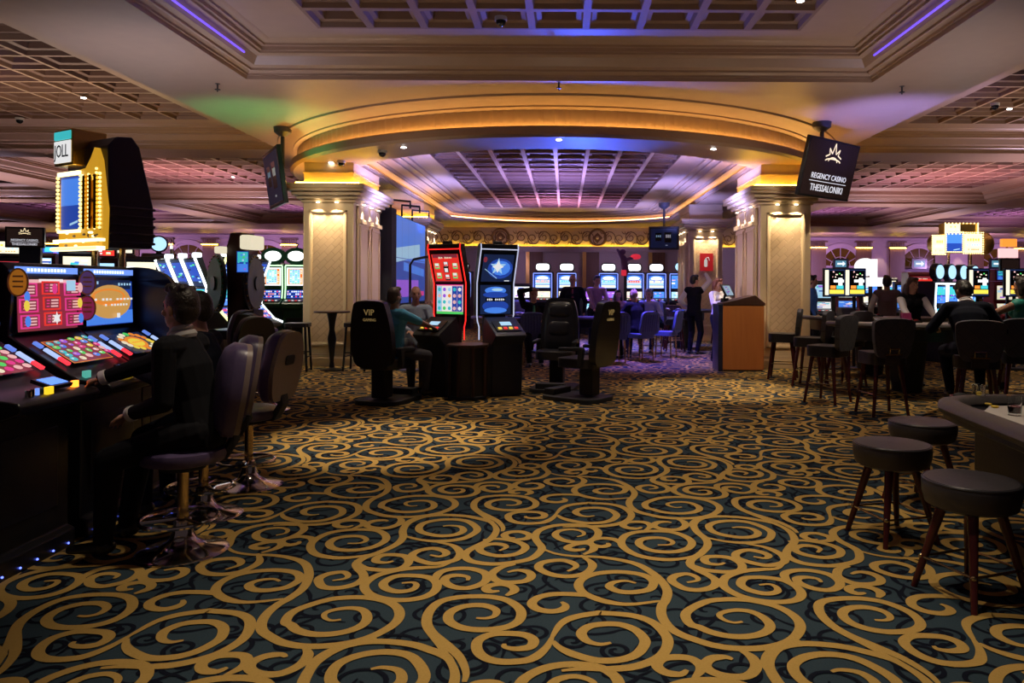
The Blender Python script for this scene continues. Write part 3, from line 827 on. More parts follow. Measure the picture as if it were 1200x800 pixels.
    for i in (0, 1):
        mb = MB(); h, k, an = lg[i]; fdv = Vector(((k - h).x * .3, (k - h).y, 0)) if seat is not None else Vector(((1, -1)[i] * .25, -1, 0)); fdv.normalize()
        mb.cap(an + Vector((0, 0, -.035)) - fdv * .03, an + fdv * .17 + Vector((0, 0, -.05)), .043, .030, (1, .8)); mb.cap(an, an + Vector((0, 0, -.04)), .042, .044)
        skinmesh(mb, min(vox, .01), 'shoe', M_shoe, root, 2)
    if collar:
        mb = MB(); a = N + hd * .012
        mb.tube([a + sx * (.066 * cos(t)) + fw * (.062 * sin(t)) - d * (.012 + .028 * max(0, sin(t))) for t in [2 * pi * i / 20 for i in range(20)]], .027, 8, closed=True)
        mb.tube([a + sx * (.060 * cos(t)) + fw * (.056 * sin(t)) + hd * .030 - d * (.028 * max(0, sin(t))) for t in [2 * pi * i / 20 for i in range(20)]], .015, 8, closed=True)
        mb.build('collar', collar, root)
    if cuff:
        for i in (0, 1):
            a, e, wv = arms[i]; q = (wv - e).normalized(); mb = MB(); mb.cyl(wv - q * .022, wv + q * .016, .0435 * L, .042 * L, 14); mb.build('cuff', cuff, root, bevel=.004)
    if tie:
        mb = MB(); mb.cap(S + fw * .098, C + fw * .118 - d * .05, .018, .03, (1, .3), sx); mb.build('shirt_front', tie, root)
    return root
# ================================================================== SCREENS (self-lit displays)
PAL = [(0, 0, 0), (1, .04, .03), (.9, .05, .30), (1, .30, .04), (1, .75, .08), (.10, .75, .15), (.06, .60, .65), (.08, .28, 1), (.02, .07, .45), (1, 1, 1), (1, .55, .55), (.40, .12, .85), (1, .90, .65), (.25, .03, .05), (.01, .02, .07), (.45, .75, 1), (.72, .38, .10)]
BLK, RED, MAG, ORG, YEL, GRN, TEA, BLU, DBL, WHT, PNK, VIO, CRM, MAR, NVY, SKY, TAN = range(17)
def emlist(s, tagname): return [mat('display_black', (.004, .004, .006), .15, noise=.1)] + [emis('display_%s_%d' % (tagname, i), PAL[i], s * (1.0 if i not in (WHT, CRM, SKY) else 1.0)) for i in range(1, 17)]
EM_N = emlist(0.78, 'near'); EM_F = emlist(1.25, 'far'); EM_H = emlist(2.6, 'bright')

def art(mb, kind, w, h, seed=0, T=None):
    """draws a display in the local XZ plane (x right, z up, facing -y), centred; layers step forward by 0.6 mm"""
    rr = random.Random(seed); save = mb.M; mb.M = save @ (T or Matrix()); lay = [0]
    def Rc(cx, cz, ww, hh, c, ang=0):
        lay[0] += 1; y = -.0006 * lay[0]; ca, sa = cos(ang), sin(ang)
        p = [(cx + a * ww / 2 * ca - b * hh / 2 * sa, y, cz + a * ww / 2 * sa + b * hh / 2 * ca) for a, b in ((-1, -1), (1, -1), (1, 1), (-1, 1))]
        mb.add(p, [(0, 1, 2, 3)], c)
    def El(cx, cz, ra, rb, c, n=14, a0=0):
        lay[0] += 1; y = -.0006 * lay[0]
        mb.add([(cx + ra * cos(a0 + 2 * pi * i / n), y, cz + rb * sin(a0 + 2 * pi * i / n)) for i in range(n)], [tuple(range(n))], c)
    def St(cx, cz, r, c, k=5, ri=.45):
        lay[0] += 1; y = -.0006 * lay[0]; n = 2 * k
        mb.add([(cx, y, cz)] + [(cx + (r if i % 2 == 0 else r * ri) * sin(2 * pi * i / n), y, cz + (r if i % 2 == 0 else r * ri) * cos(2 * pi * i / n)) for i in range(n)],
               [(0, 1 + i, 1 + (i + 1) % n) for i in range(n)], c)
    def txt(cx, cz, ww, hh, c, n=8):
        for i in range(n):
            if rr.random() < .85: Rc(cx - ww / 2 + (i + .5) * ww / n, cz, ww / n * .62, hh * rr.uniform(.7, 1), c)
    Rc(0, 0, w, h, BLK)
    if kind == 'fruit_paytable':
        Rc(0, 0, w * .98, h * .97, MAR); Rc(0, h * .44, w * .96, h * .09, PNK); Rc(w * .05, h * .44, w * .4, h * .05, WHT)
        for i in range(3):
            for j in range(3):
                x, z = (-.33 + .33 * i) * w, (.27 - .29 * j + (.03 if i == 1 else 0)) * h
                Rc(x, z, w * .30, h * .25, RED if i == 1 else MAG); Rc(x, z, w * .24, h * .19, MAR)
                for q in range(3): Rc(x + w * .04, z + (q - 1) * h * .055, w * .12, h * .03, PNK); Rc(x - w * .07, z + (q - 1) * h * .055, w * .05, h * .02, MAG)
        for x, z, c in ((-.45, .14, BLU), (-.46, -.02, YEL), (-.45, -.30, BLU), (.42, 0, YEL), (.43, .30, PNK), (.43, -.3, BLU), (-.02, .28, MAG)): El(x * w, z * h, w * .045, h * .10, c)
        Rc(w * .26, h * .34, w * .16, h * .2, SKY); St(0, -h * .27, h * .13, WHT, 6)
    elif kind == 'roulette_plate':
        Rc(0, 0, w * .98, h * .97, DBL); Rc(0, -h * .33, w * .98, h * .28, BLU); Rc(0, h * .36, w * .9, h * .2, NVY)
        El(0, 0, w * .45, h * .36, TAN, 26); El(-w * .03, .10 * h, w * .36, h * .18, ORG, 26); El(-w * .03, .12 * h, w * .30, h * .12, TAN, 26)
        txt(w * .03, h * .05, w * .9, h * .05, WHT, 12); txt(w * .1, -h * .07, w * .5, h * .05, WHT, 8); txt(w * .28, h * .37, w * .3, h * .06, SKY, 5); txt(-w * .3, h * .40, w * .16, h * .08, SKY, 3); Rc(w * .12, -h * .30, w * .07, h * .10, WHT)
    elif kind == 'sweets':
        Rc(0, 0, w * .98, h * .96, ORG); Rc(0, 0, w * .94, h * .92, MAR)
        cs = [BLU, YEL, PNK, MAG, TEA, GRN, CRM, VIO]
        for i in range(6):
            for j in range(5):
                x, z = (-.38 + .152 * i + rr.uniform(-.02, .02)) * w, (.36 - .18 * j + rr.uniform(-.02, .02)) * h; c = rr.choice(cs)
                El(x, z, w * rr.uniform(.055, .08), h * rr.uniform(.06, .09), c, 10, rr.random()); El(x - w * .012, z + h * .02, w * .025, h * .03, WHT if rr.random() < .4 else PNK, 8)
    elif kind == 'sweets_green':
        Rc(0, 0, w * .98, h * .96, MAR)
        for i in range(6):
            for j in range(5):
                x, z = (-.40 + .16 * i) * w, (.38 - .19 * j) * h
                El(x, z, w * .07, h * .085, CRM if (i < 3 and rr.random() < .7) else rr.choice([MAG, GRN, PNK]), 10)
    elif kind == 'coins':
        Rc(0, 0, w * .98, h * .96, NVY); El(0, 0, w * .27, h * .30, ORG, 22); El(0, 0, w * .20, h * .2, YEL, 18); txt(0, 0, w * .3, h * .08, ORG, 6)
        for i in range(16):
            t = 2 * pi * i / 16; El(w * .38 * cos(t), h * .38 * sin(t), w * .07, h * .09, rr.choice([CRM, GRN, YEL, ORG, CRM]), 10)
    elif kind == 'red_cards':
        Rc(0, 0, w * .97, h * .97, RED); Rc(0, h * .42, w * .9, h * .12, MAR); txt(0, h * .36, w * .5, h * .07, CRM, 9)
        for x, z in ((0, .12), (-.33, .07), (.33, .07), (-.30, -.27), (.28, -.27), (0, -.33)):
            Rc(x * w, z * h, w * .17, h * .2, GRN if x else BLK); Rc(x * w, (z + .02) * h, w * .13, h * .15, WHT); Rc(x * w, (z - .02) * h, w * .12, h * .05, RED)
        Rc(0, -.05 * h, w * .18, h * .22, BLK); Rc(0, -.07 * h, w * .12, h * .14, WHT); Rc(0, -h * .47, w * .97, h * .04, MAR)
    elif kind == 'reels':
        Rc(0, 0, w * .97, h * .97, PNK); Rc(0, -h * .45, w * .97, h * .08, GRN)
        for i in range(5):
            Rc((-.38 + .19 * i) * w, h * .02, w * .175, h * .84, WHT if i in (1, 2) else (SKY if i == 0 else DBL))
            for j in range(4):
                c = rr.choice([TEA, VIO, GRN, ORG, SKY]) if i in (1, 2) else rr.choice([WHT, TEA, PNK])
                El((-.38 + .19 * i) * w, (.33 - .21 * j) * h, w * .06, h * .065, c, 8)
        Rc(0, h * .48, w * .97, h * .03, MAG)
    elif kind == 'blue_burst':
        Rc(0, 0, w * .97, h * .97, NVY); El(w * .08, -.02 * h, w * .40, h * .36, DBL, 16); El(w * .1, 0, w * .30, h * .26, BLU, 12)
        St(w * .0, h * .05, w * .26, SKY, 5, .4); St(w * .0, h * .05, w * .18, WHT, 4, .5); Rc(-w * .2, -h * .2, w * .5, h * .02, SKY, -.6); Rc(w * .33, -h * .45, w * .16, h * .03, WHT); El(-w * .42, h * .3, w * .06, h * .1, MAR)
    elif kind == 'blue_rock':
        Rc(0, 0, w * .97, h * .97, NVY); El(0, h * .30, w * .34, h * .13, BLU, 16); El(0, h * .16, w * .40, h * .10, DBL, 16); El(0, -h * .22, w * .42, h * .2, DBL, 16); El(0, -h * .36, w * .36, h * .10, BLU, 16)
        Rc(0, 0, w * .62, h * .13, BLK); txt(0, 0, w * .56, h * .07, WHT, 9); El(w * .05, h * .33, w * .18, h * .05, SKY)
    elif kind == 'led_wall':
        Rc(0, 0, w, h, DBL); Rc(0, h * .25, w, h * .5, BLU); Rc(-w * .1, h * .10, w * .8, h * .16, SKY, .08); Rc(0, -h * .3, w, h * .4, DBL); Rc(-w * .1, -h * .33, w * .7, h * .2, VIO); Rc(w * .1, -h * .10, w * .7, h * .10, BLU, -.05)
        for i in range(1, 5): Rc(-w / 2 + w * i / 5, 0, .012, h, DBL)
        Rc(0, h * .02, w, .015, DBL); Rc(w * .2, -h * .4, w * .5, h * .06, MAG)
    elif kind == 'paytable_tall':
        Rc(0, 0, w, h, WHT); Rc(0, 0, w * .82, h * .86, ORG); Rc(-w * .04, 0, w * .60, h * .80, SKY)
        for j in range(9):
            for i in range(4): Rc((-.26 + .15 * i) * w, (.36 - .09 * j) * h, w * .09, h * .04, rr.choice([WHT, TEA, BLU, GRN]))
            Rc(w * .34, (.36 - .09 * j) * h, w * .08, h * .05, rr.choice([RED, CRM, WHT]))
    elif kind == 'baccarat':
        Rc(0, 0, w * .96, h * .97, NVY); Rc(-w * .38, 0, w * .18, h * .92, CRM); Rc(w * .10, h * .02, w * .72, h * .84, BLK)
        Rc(w * .2, h * .06, w * .5, h * .10, WHT); Rc(w * .28, h * .02, w * .2, h * .3, WHT); Rc(-w * .08, -h * .17, w * .26, h * .12, ORG); Rc(w * .26, -h * .17, w * .34, h * .13, TEA); Rc(w * .1, -h * .34, w * .7, h * .15, YEL)
        for q in range(9): Rc(rr.uniform(-.2, .4) * w, rr.uniform(.2, .4) * h, w * .06, h * .04, rr.choice([GRN, PNK, BLK, CRM]))
    elif kind == 'arch':
        Rc(0, 0, w, h, DBL); Rc(0, -h * .1, w * .90, h * .74, SKY); El(0, h * .27, w * .45, h * .21, BLU, 18); El(0, h * .25, w * .36, h * .15, WHT, 18); txt(0, h * .28, w * .4, h * .05, BLU, 4); Rc(0, h * .13, w * .9, h * .03, DBL); Rc(0, -h * .09, w * .9, h * .03, DBL); Rc(0, -h * .25, w * .9, h * .04, DBL)
        Rc(0, h * .0, w * .84, h * .18, rr.choice([PNK, SKY, CRM])); txt(0, h * .02, w * .7, h * .12, rr.choice([BLU, RED, TEA, VIO]), 5); Rc(0, -h * .17, w * .8, h * .1, SKY); Rc(0, -h * .36, w * .84, h * .16, CRM)
    elif kind == 'chaos':
        Rc(0, 0, w * .97, h * .97, rr.choice([WHT, SKY, VIO, BLU, CRM]))
        for q in range(14): Rc(rr.uniform(-.38, .38) * w, rr.uniform(-.4, .4) * h, w * rr.uniform(.1, .3), h * rr.uniform(.04, .14), rr.choice([WHT, WHT, SKY, BLU, VIO, PNK, TEA, DBL]))
    elif kind == 'green_game':
        Rc(0, 0, w * .96, h * .97, TEA); Rc(0, h * .1, w * .8, h * .6, GRN)
        for q in range(8): El(rr.uniform(-.35, .35) * w, rr.uniform(-.35, .4) * h, w * .1, h * .07, rr.choice([SKY, GRN, WHT, BLU]), 8)
    elif kind == 'cream_text':
        Rc(0, 0, w * .97, h * .97, CRM); txt(0, h * .18, w * .7, h * .16, YEL, 5); txt(0, -h * .08, w * .8, h * .14, SKY, 6); txt(0, -h * .32, w * .6, h * .08, ORG, 7)
    elif kind == 'blue_game':
        Rc(0, 0, w * .96, h * .97, DBL); Rc(0, h * .22, w * .84, h * .46, TEA); Rc(0, -h * .28, w * .84, h * .36, BLU)
        for q in range(9): El(rr.uniform(-.35, .35) * w, rr.uniform(-.4, .42) * h, w * .09, h * .05, rr.choice([SKY, TEA, DBL, BLU, VIO, GRN]), 8)
    elif kind == 'grey_game':
        Rc(0, 0, w * .96, h * .97, NVY); Rc(0, h * .05, w * .8, h * .7, DBL)
        for q in range(8): Rc(rr.uniform(-.3, .3) * w, rr.uniform(-.35, .4) * h, w * .2, h * .05, rr.choice([TEA, GRN, DBL, NVY, SKY]))
    elif kind == 'buttons':
        Rc(0, 0, w * .97, h * .95, DBL)
        for i in range(8):
            for j in range(3): Rc((-.42 + .12 * i) * w, (.3 - .3 * j) * h, w * .08, h * .16, rr.choice([RED, WHT, PNK, ORG, SKY, BLK]))
    elif kind == 'dark_ui':
        Rc(0, 0, w * .97, h * .96, NVY); Rc(-w * .2, .06 * h, w * .22, h * .4, BLK); txt(-w * .2, .1 * h, w * .2, h * .12, SKY, 3); Rc(w * .14, .04 * h, w * .26, h * .5, BLK); txt(w * .16, .1 * h, w * .2, h * .16, WHT, 3); Rc(w * .1, -h * .35, w * .08, h * .04, WHT)
    elif kind == 'plain_blue':
        Rc(0, 0, w * .98, h * .98, DBL); Rc(0, h * .2, w * .98, h * .5, BLU); Rc(w * .15, -h * .38, w * .4, h * .04, SKY, .2)
    mb.M = save

def screen(parent, kind, w, h, T, seed=0, pal=None, name='screen', em=None):
    mb = MB(); art(mb, kind, w, h, seed, T)
    return mb.build(name, pal or EM_N, parent, recalc=False)

def TR(x, y, z, rx=0.0, rz=0.0): return Matrix.Translation((x, y, z)) @ Matrix.Rotation(rz, 4, 'Z') @ Matrix.Rotation(rx, 4, 'X')

# ================================================================== LEFT FOREGROUND BANK (slant-top machines, facing +x)
E_strip = [emis('bar_blue', (.16, .30, 1), .8), emis('bar_white', (.45, .60, 1), 1.0), emis('bar_red', (1, .04, .06), 1.4)]
E_btn_o = emis('button_orange', (1, .22, .02), 4.0); E_btn_y = emis('button_yellow', (1, .60, .02), 1.2); E_lcd = emis('panel_lcd_blue', (.12, .30, 1), 1.3)
E_teal = emis('button_teal', (.15, .75, .6), .5); E_mq = emis('marquee_blue', (.18, .35, 1.0), 1.0); E_mqw = emis('marquee_white', (.7, .8, 1), 1.6)
def slant_machine(label, Y, up, low, badge_col):
    """local: front faces -y; x to the right of a player looking at it is +x"""
    t = thing('slant_slot_machine', label, 'slot machine', (-3.30, Y, 0), pi / 2, 'slant top slot machines in the left bank')
    W = .632; h = W / 2
    mb = MB(); mb.prism([(.34, 0), (.34, 1.62), (.02, 1.62), (-.02, 1.58), (-.045, 1.53), (-.03, 1.19), (-.10, 1.14), (-.40, .955), (-.44, .93), (-.62, .905), (-.645, .88), (-.62, .845), (-.46, .80), (-.46, .12), (-.50, .10), (-.50, 0)], -h, h, 'x')
    mb.build('cabinet', M_black, t, bevel=.008)
    screen(t, up, .555, .335, TR(0, -.048, 1.365, radians(-2)), int(Y * 10), EM_N, 'upper_screen')
    ang = radians(-58.5)
    screen(t, low, .40, .25, TR(-.0, -.238, 1.075, ang), int(Y * 7), EM_N, 'lower_screen')
    for s in (-1, 1):                                   # pairs of gradient light bars beside the lower screen
        b = MB(TR(s * .258, -.246, 1.073, ang))
        for k, (z0, z1, c) in enumerate(((.07, .125, 0), (-.05, .05, 1), (-.12, -.05, 2))): b.box(-.013, .013, -.012, .004, z0, z1, c)
        b.build('light_bar', E_strip, t)
    b = MB(); b.box(-.27, .27, -.055, -.03, 1.555, 1.595, 0)
    for i in range(12): b.box(-.2 + i * .03, -.183 + i * .03, -.058, -.05, 1.565, 1.585, 1)
    b.build('marquee', [E_mq, E_mqw], t)
    if badge_col:
        for dz, col in badge_col:
            m = MB(); m.M = TR(-.315, -.085, dz, 0, -radians(58)); n = 22
            m.prism([(.052 * cos(2 * pi * i / n), .085 * sin(2 * pi * i / n)) for i in range(n)], -.015, .01, 'y', 0)
            m.prism([(.042 * cos(2 * pi * i / n), .075 * sin(2 * pi * i / n)) for i in range(n)], -.018, -.01, 'y', 1)
            for q in range(3): m.box(-.025, .025, -.021, -.018, .03 - q * .03, .04 - q * .03, 0)
            m.build('badge', [mat('badge_rim', (.6, .32, .08), .4, noise=.1), mat('badge_' + col, {'orange': (.75, .28, .03), 'violet': (.20, .09, .28), 'crimson': (.40, .04, .16)}[col], .4, noise=.1, emit={'orange': (1, .35, .03), 'violet': (.2, .1, .35), 'crimson': (.6, .05, .2)}[col], es=.22)], t)
    p = MB(TR(.10, -.505, .945, radians(-72))); p.box(-.085, .085, -.02, .0, -.06, .06, 0); p.box(-.068, .068, -.023, -.02, -.042, .042, 1); p.build('touch_pad', [M_black, E_lcd], t)
    for (x, y, w_, d_, m) in ((.235, -.545, .035, .022, E_btn_o), (.20, -.43, .05, .018, E_teal), (-.22, -.43, .05, .018, E_teal), (-.02, -.575, .045, .016, E_btn_y), (-.14, -.56, .04, .02, M_chrome), (-.08, -.555, .018, .012, E_mq)):
        z = .935 if y < -.5 else .958
        b = MB(); b.prism(rrect(w_ * 1.3, d_ * 1.3, d_ * .55, 3, x, y), z - .05, z + .014, 'z'); b.build('button', m, t, bevel=.003)
    d = MB(); d.box(-.22, .22, -.465, -.455, .25, .70); d.build('door', M_navy, t, bevel=.01)
    l = MB()
    for i in range(5): l.ell((-.25 + i * .125, -.505, .03), .006, n=6, m=4)
    l.build('kick_lights', emis('kick_led_blue', (.1, .15, 1), 4), t)
    return t
slant_machine('slant top slot machine nearest the camera, at left picture edge', 3.99, 'fruit_paytable', 'sweets_green', None)
slant_machine('slant top slot machine with red fruit paytable screen and orange badge', 4.73, 'fruit_paytable', 'sweets', [(1.50, 'orange')])
slant_machine('slant top slot machine showing an orange oval on blue screen', 5.37, 'roulette_plate', 'coins', [(1.50, 'violet'), (1.33, 'crimson')])
# end panel of the bank
t = thing('bank_end_panel', 'tall dark navy end panel with rounded top behind the dark-suited player', 'partition', (-3.28, 5.75, 0), 0)
mb = MB(); n = 12
mb.prism([(.30, 0), (.30, 1.45)] + [(.30 * cos(pi * i / n), 1.45 + .17 * sin(pi * i / n)) for i in range(n + 1)] + [(-.30, 0)], -.03, .03, 'y', 0); mb.build('panel', M_navy, t, bevel=.01)
mb = MB(); mb.tube([(.30, -.035, .3), (.30, -.035, 1.45)], .012, 6); mb.build('edge_trim', M_grey, t)

# ------------------------------------------------------------------ generic upright machine
def wedge_head(mb, w, prof, mi=0): mb.prism(prof, -w / 2, w / 2, 'x', mi)
def upright(label, loc, rz, kind='arch', low='chaos', body=None, topper='round', H_=1.75, W=.66, pal=None, seed=0, trim=None, group=None, name='slot_machine'):
    body = body or M_navy; pal = pal or EM_F
    t = thing(name, label, 'slot machine', loc, rz, group); k = H_ / 1.75
    mb = MB(); mb.prism([(.34, 0), (.34, H_), (.0, H_), (-.06, H_ - .06), (-.02, 1.22 * k), (-.04, 1.16 * k), (-.08, .96 * k), (-.30, .88 * k), (-.34, .84 * k), (-.32, .76 * k), (-.16, .70 * k), (-.16, .06), (-.2, .04), (-.2, 0)], -W / 2, W / 2, 'x')
    mb.build('cabinet', body, t, bevel=.012)
    a = atan2(.04, H_ - .06 - 1.22 * k)
    screen(t, kind, W * .80, (H_ - .12 - 1.24 * k), TR(0, -.058, (H_ - .06 + 1.22 * k) / 2, 0), seed, pal, 'upper_screen')
    screen(t, low, W * .80, .19 * k, TR(0, -.070, 1.065 * k, radians(-8)), seed + 1, pal, 'lower_screen')
    d = MB(); d.prism([(-.10, .955 * k), (-.30, .895 * k), (-.30, .91 * k), (-.10, .97 * k)], -W * .42, W * .42, 'x', 0)
    for i in range(5): d.box(-W * .36 + i * W * .15, -W * .36 + i * W * .15 + .05, -.27, -.23, .905 * k, .93 * k, 1 + i % 2)
    d.build('button_deck', [M_black, pal[WHT], pal[RED]], t)
    if trim:
        f = MB()
        for s in (-1, 1): f.tube([(s * W * .46, -.07, H_ - .06), (s * W * .46, -.05, 1.2 * k), (s * W * .46, -.10, .97 * k)], .018, 6)
        f.tube([(-W * .46, -.07, H_ - .05), (W * .46, -.07, H_ - .05)], .018, 6); f.build('light_trim', trim, t)
    b = MB(); b.box(-W * .36, W * .36, -.175, -.155, .15, .62); b.build('belly_panel', M_black, t, bevel=.008)
    if topper == 'round':
        m = MB(); m.prism(rrect(W * .78, .30, .13, 5, 0, H_ + .16), -.02, .12, 'y', 0); m.prism(rrect(W * .66, .22, .09, 5, 0, H_ + .16), -.035, -.01, 'y', 1); m.box(-.05, .05, .0, .1, H_ - .02, H_ + .04, 0)
        for q in range(4): m.box(-W * .2 + q * W * .1, -W * .14 + q * W * .1, -.038, -.034, H_ + .12, H_ + .2, 2)
        m.build('topper', [body, EM_H[WHT], EM_F[SKY]], t)
    elif topper == 'disc':
        m = MB(); m.prism([(.17 * cos(2 * pi * i / 20), H_ + .19 + .17 * sin(2 * pi * i / 20)) for i in range(20)], -.03, .1, 'y', 0); m.prism([(.14 * cos(2 * pi * i / 20), H_ + .19 + .14 * sin(2 * pi * i / 20)) for i in range(20)], -.045, -.02, 'y', 1); m.box(-.05, .05, 0, .1, H_ - .02, H_ + .05, 0)
        m.build('topper', [body, EM_F[SKY]], t)
    elif topper == 'oval':
        m = MB(); m.prism([(.31 * cos(2 * pi * i / 24), H_ + .20 + .22 * sin(2 * pi * i / 24)) for i in range(24)], -.02, .12, 'y', 0); m.prism([(.21 * cos(2 * pi * i / 24), H_ + .20 + .13 * sin(2 * pi * i / 24)) for i in range(24)], -.035, -.01, 'y', 1); m.box(-.1, .1, 0, .1, H_ - .02, H_ + .05, 0)
        m.build('topper', [body, EM_H[WHT]], t)
    elif topper == 'box':
        m = MB(); m.box(-W * .45, W * .45, -.04, .16, H_ + .01, H_ + .30, 0); m.box(-W * .40, W * .40, -.05, -.03, H_ + .04, H_ + .27, 1)
        m.build('topper', [body, M_black, M_black], t); screen(t, ['red_cards', 'chaos', 'cream_text', 'chaos', 'blue_game', 'reels'][seed % 6], W * .80, .23, TR(0, -.056, H_ + .155), seed + 3, pal, 'topper_screen')
    if topper != 'none':
        c = MB(); c.cyl((.22, .1, H_), (.22, .1, H_ + .10), .028, n=10); c.cyl((.22, .1, H_ + .10), (.22, .1, H_ + .17), .028, n=10, mi=1); c.build('candle_light', [M_chrome, EM_F[WHT]], t)
    return t

# green pair beside the left column
for i, (u, w_) in enumerate(((320, 'left'), (347, 'right'))):
    p = at(u, 340, 19.6)
    upright('green slot machine with white oval topper, %s one beside the left column' % w_, (p.x, 19.6, 0), .05, 'paytable_tall', 'buttons', mat('dark_green_cabinet', (.01, .07, .04), .35, noise=.2), 'oval', 2.02, .56, EM_F, 11 + i, emis('trim_green_white', (.55, 1, .55), 1.6), 'green pair beside the left column')
# row along the back wall of the rotunda
us = [(514, 'chaos', 'round'), (541, 'chaos', 'round'), (610, 'chaos', 'none'), (636, 'arch', 'round'), (664, 'arch', 'round'), (713, 'arch', 'round'), (743, 'arch', 'round'), (769, 'arch', 'round'), (796, 'chaos', 'disc')]
for i, (u, kd, tp) in enumerate(us):
    p = at(u, 340, 25.5 if u not in (610,) else 22.5)
    upright('blue-white lit slot machine at back of the rotunda, %s in the row' % ordinal(i, len(us)), (p.x, p.y, 0), R.uniform(-.12, .12), kd, 'chaos', M_navy, tp, 1.95 if tp != 'none' else 1.55, .68, EM_F, 30 + i, emis('trim_blue', (.25, .35, 1), 1.2) if tp != 'none' else None, 'back row of the rotunda')
p = at(686, 350, 24)
upright('low blue slot machine with slanted top beside the brown pilaster', (at(693, 350, 23).x, 23, 0), .4, 'chaos', 'chaos', M_navy, 'none', 1.42, .55, EM_F, 77)
# far left rows, seen above the foreground bank
rowL = [(8, 'box'), (44, 'none'), (66, 'box'), (92, 'round'), (118, 'box'), (140, 'box'), (166, 'none'), (186, 'disc')]
for i, (u, tp) in enumerate(rowL):
    Y = 14.2 + 1.0 * (i % 3); p = at(u, 320, Y)
    upright('brightly lit slot machine behind the left bank, %s of that row' % ordinal(i, len(rowL)), (p.x, Y, 0), .45, ['red_cards', 'chaos', 'red_cards', 'chaos', 'chaos', 'paytable_tall', 'chaos', 'chaos'][i], 'chaos', [M_navy, mat('maroon_cabinet', (.07, .012, .02), .4, noise=.2), M_black][i % 3], tp, 2.0 + .1 * (i % 2), .62, EM_F, 50 + i, None, 'row behind the left bank')
# curved white-edged machines
E_edge = emis('edge_white', (.85, .95, 1.0), 2.6); E_edge_y = emis('edge_yellow', (1, 1, .45), 1.6)
def curved(label, loc, rz, seed, edge):
    t = thing('curved_slot_machine', label, 'slot machine', loc, rz, 'white-edged curved machines')
    prof = [(-.18, 1.92), (.02, 1.42), (-.02, 1.12), (-.26, .86), (-.42, .80)]
    mb = MB(); mb.prism([(.28, 0), (.28, .8), (.16, 1.3), (-.06, 1.94)] + prof + [(-.42, .74), (-.14, .66), (-.16, 0)], -.25, .25, 'x'); mb.build('cabinet', M_grey, t, bevel=.01)
    e = MB()
    for s in (-1, 1): e.tube([(s * .25, a - .01, b) for a, b in prof], .022, 6)
    e.build('light_edge', edge, t)
    for (a, b), (c, d), kd in ((prof[0], prof[1], 'grey_game'), (prof[1], prof[2], 'blue_game'), (prof[2], prof[3], 'buttons')):
        L = hypot(c - a, d - b); rx = -atan2(c - a, b - d)
        screen(t, kd, .44, L * .92, TR(0, (a + c) / 2 - .012, (b + d) / 2, -rx), seed + int(b * 10), EM_F, 'screen')
    m = MB(); m.prism(rrect(.16, .08, .03, 3, 0, 1.98), -.1, 0, 'y'); m.build('top_lamp', E_edge, t, bevel=.01)
    return t
for i, u in enumerate((205, 220, 236)):
    curved('white-edged curved slot machine facing left, %s of three' % ('farthest', 'middle', 'nearest the camera')[i], (-7.12 + .44 * i, 13.6 - .385 * i, 0), -radians(41), 100 + i * 3, E_edge)
for i, u in enumerate((246, 259, 272)):
    curved('yellow-lit curved slot machine facing right, %s of three' % ('nearest the camera', 'middle', 'farthest, by the wheel')[i], (-5.62, 12.35 + .60 * i, 0), radians(86), 120 + i * 3, E_edge_y if i < 2 else E_edge)
# twin wheel machine seen from its edge
p = at(283, 340, 10.8)
t = thing('wheel_slot_machine', 'tall dark machine with two round green wheels seen edge on', 'slot machine', (p.x, p.y, 0), radians(-8))
mb = MB(); mb.prism([(-.10, 0), (.10, 0), (.14, 1.2), (.16, 2.05), (.10, 2.22), (-.08, 2.22), (-.14, 2.0), (-.12, 1.2)], -.17, .17, 'y'); mb.build('cabinet', wood('dark_cherry', (.03, .008, .006), (.06, .018, .012)), t, bevel=.02)
for s in (-1, 1):
    m = MB(); m.M = Matrix.Translation((.17, .05, 1.50) if s > 0 else (-.33, -.10, 1.50)) @ Matrix.Rotation(radians(102) if s > 0 else -radians(42), 4, 'Z')
    for r0, y0, c in ((.42, .03, 0), (.36, .0, 1), (.10, -.02, 0)): m.prism([(r0 * cos(2 * pi * i / 28), r0 * sin(2 * pi * i / 28)) for i in range(28)], y0 - .03, y0, 'y', c)
    for i in range(28): m.ell((.39 * cos(2 * pi * i / 28), -.02, .39 * sin(2 * pi * i / 28)), .014, 2, n=6, m=4)
    m.build('wheel', [M_black, mat('wheel_green' if s < 0 else 'wheel_slate', (.05, .26, .15) if s < 0 else (.12, .16, .22), .4, noise=.2), M_brass], t)
m = MB(); m.box(-.24, -.12, -.3, .1, 1.92, 2.02, 0); m.build('header', EM_N[CRM], t, bevel=.02); m = MB(); m.box(.14, .30, -.30, .1, 1.98, 2.18, 0); m.build('lit_sign', EM_N[CRM], t, bevel=.03)
screen(t, 'blue_game', .16, .30, TR(.24, -.37, 1.80, 0, radians(20)), 5, EM_N, 'screen')
b = MB(); b.box(-.33, .33, -.4, .4, 0, .08); b.build('base', M_black, t, bevel=.02); b = MB(); b.prism([(-.4, .72), (.4, .72), (.32, .85), (-.32, .85)], -.42, .42, 'y'); b.build('console', M_black, t, bevel=.02)

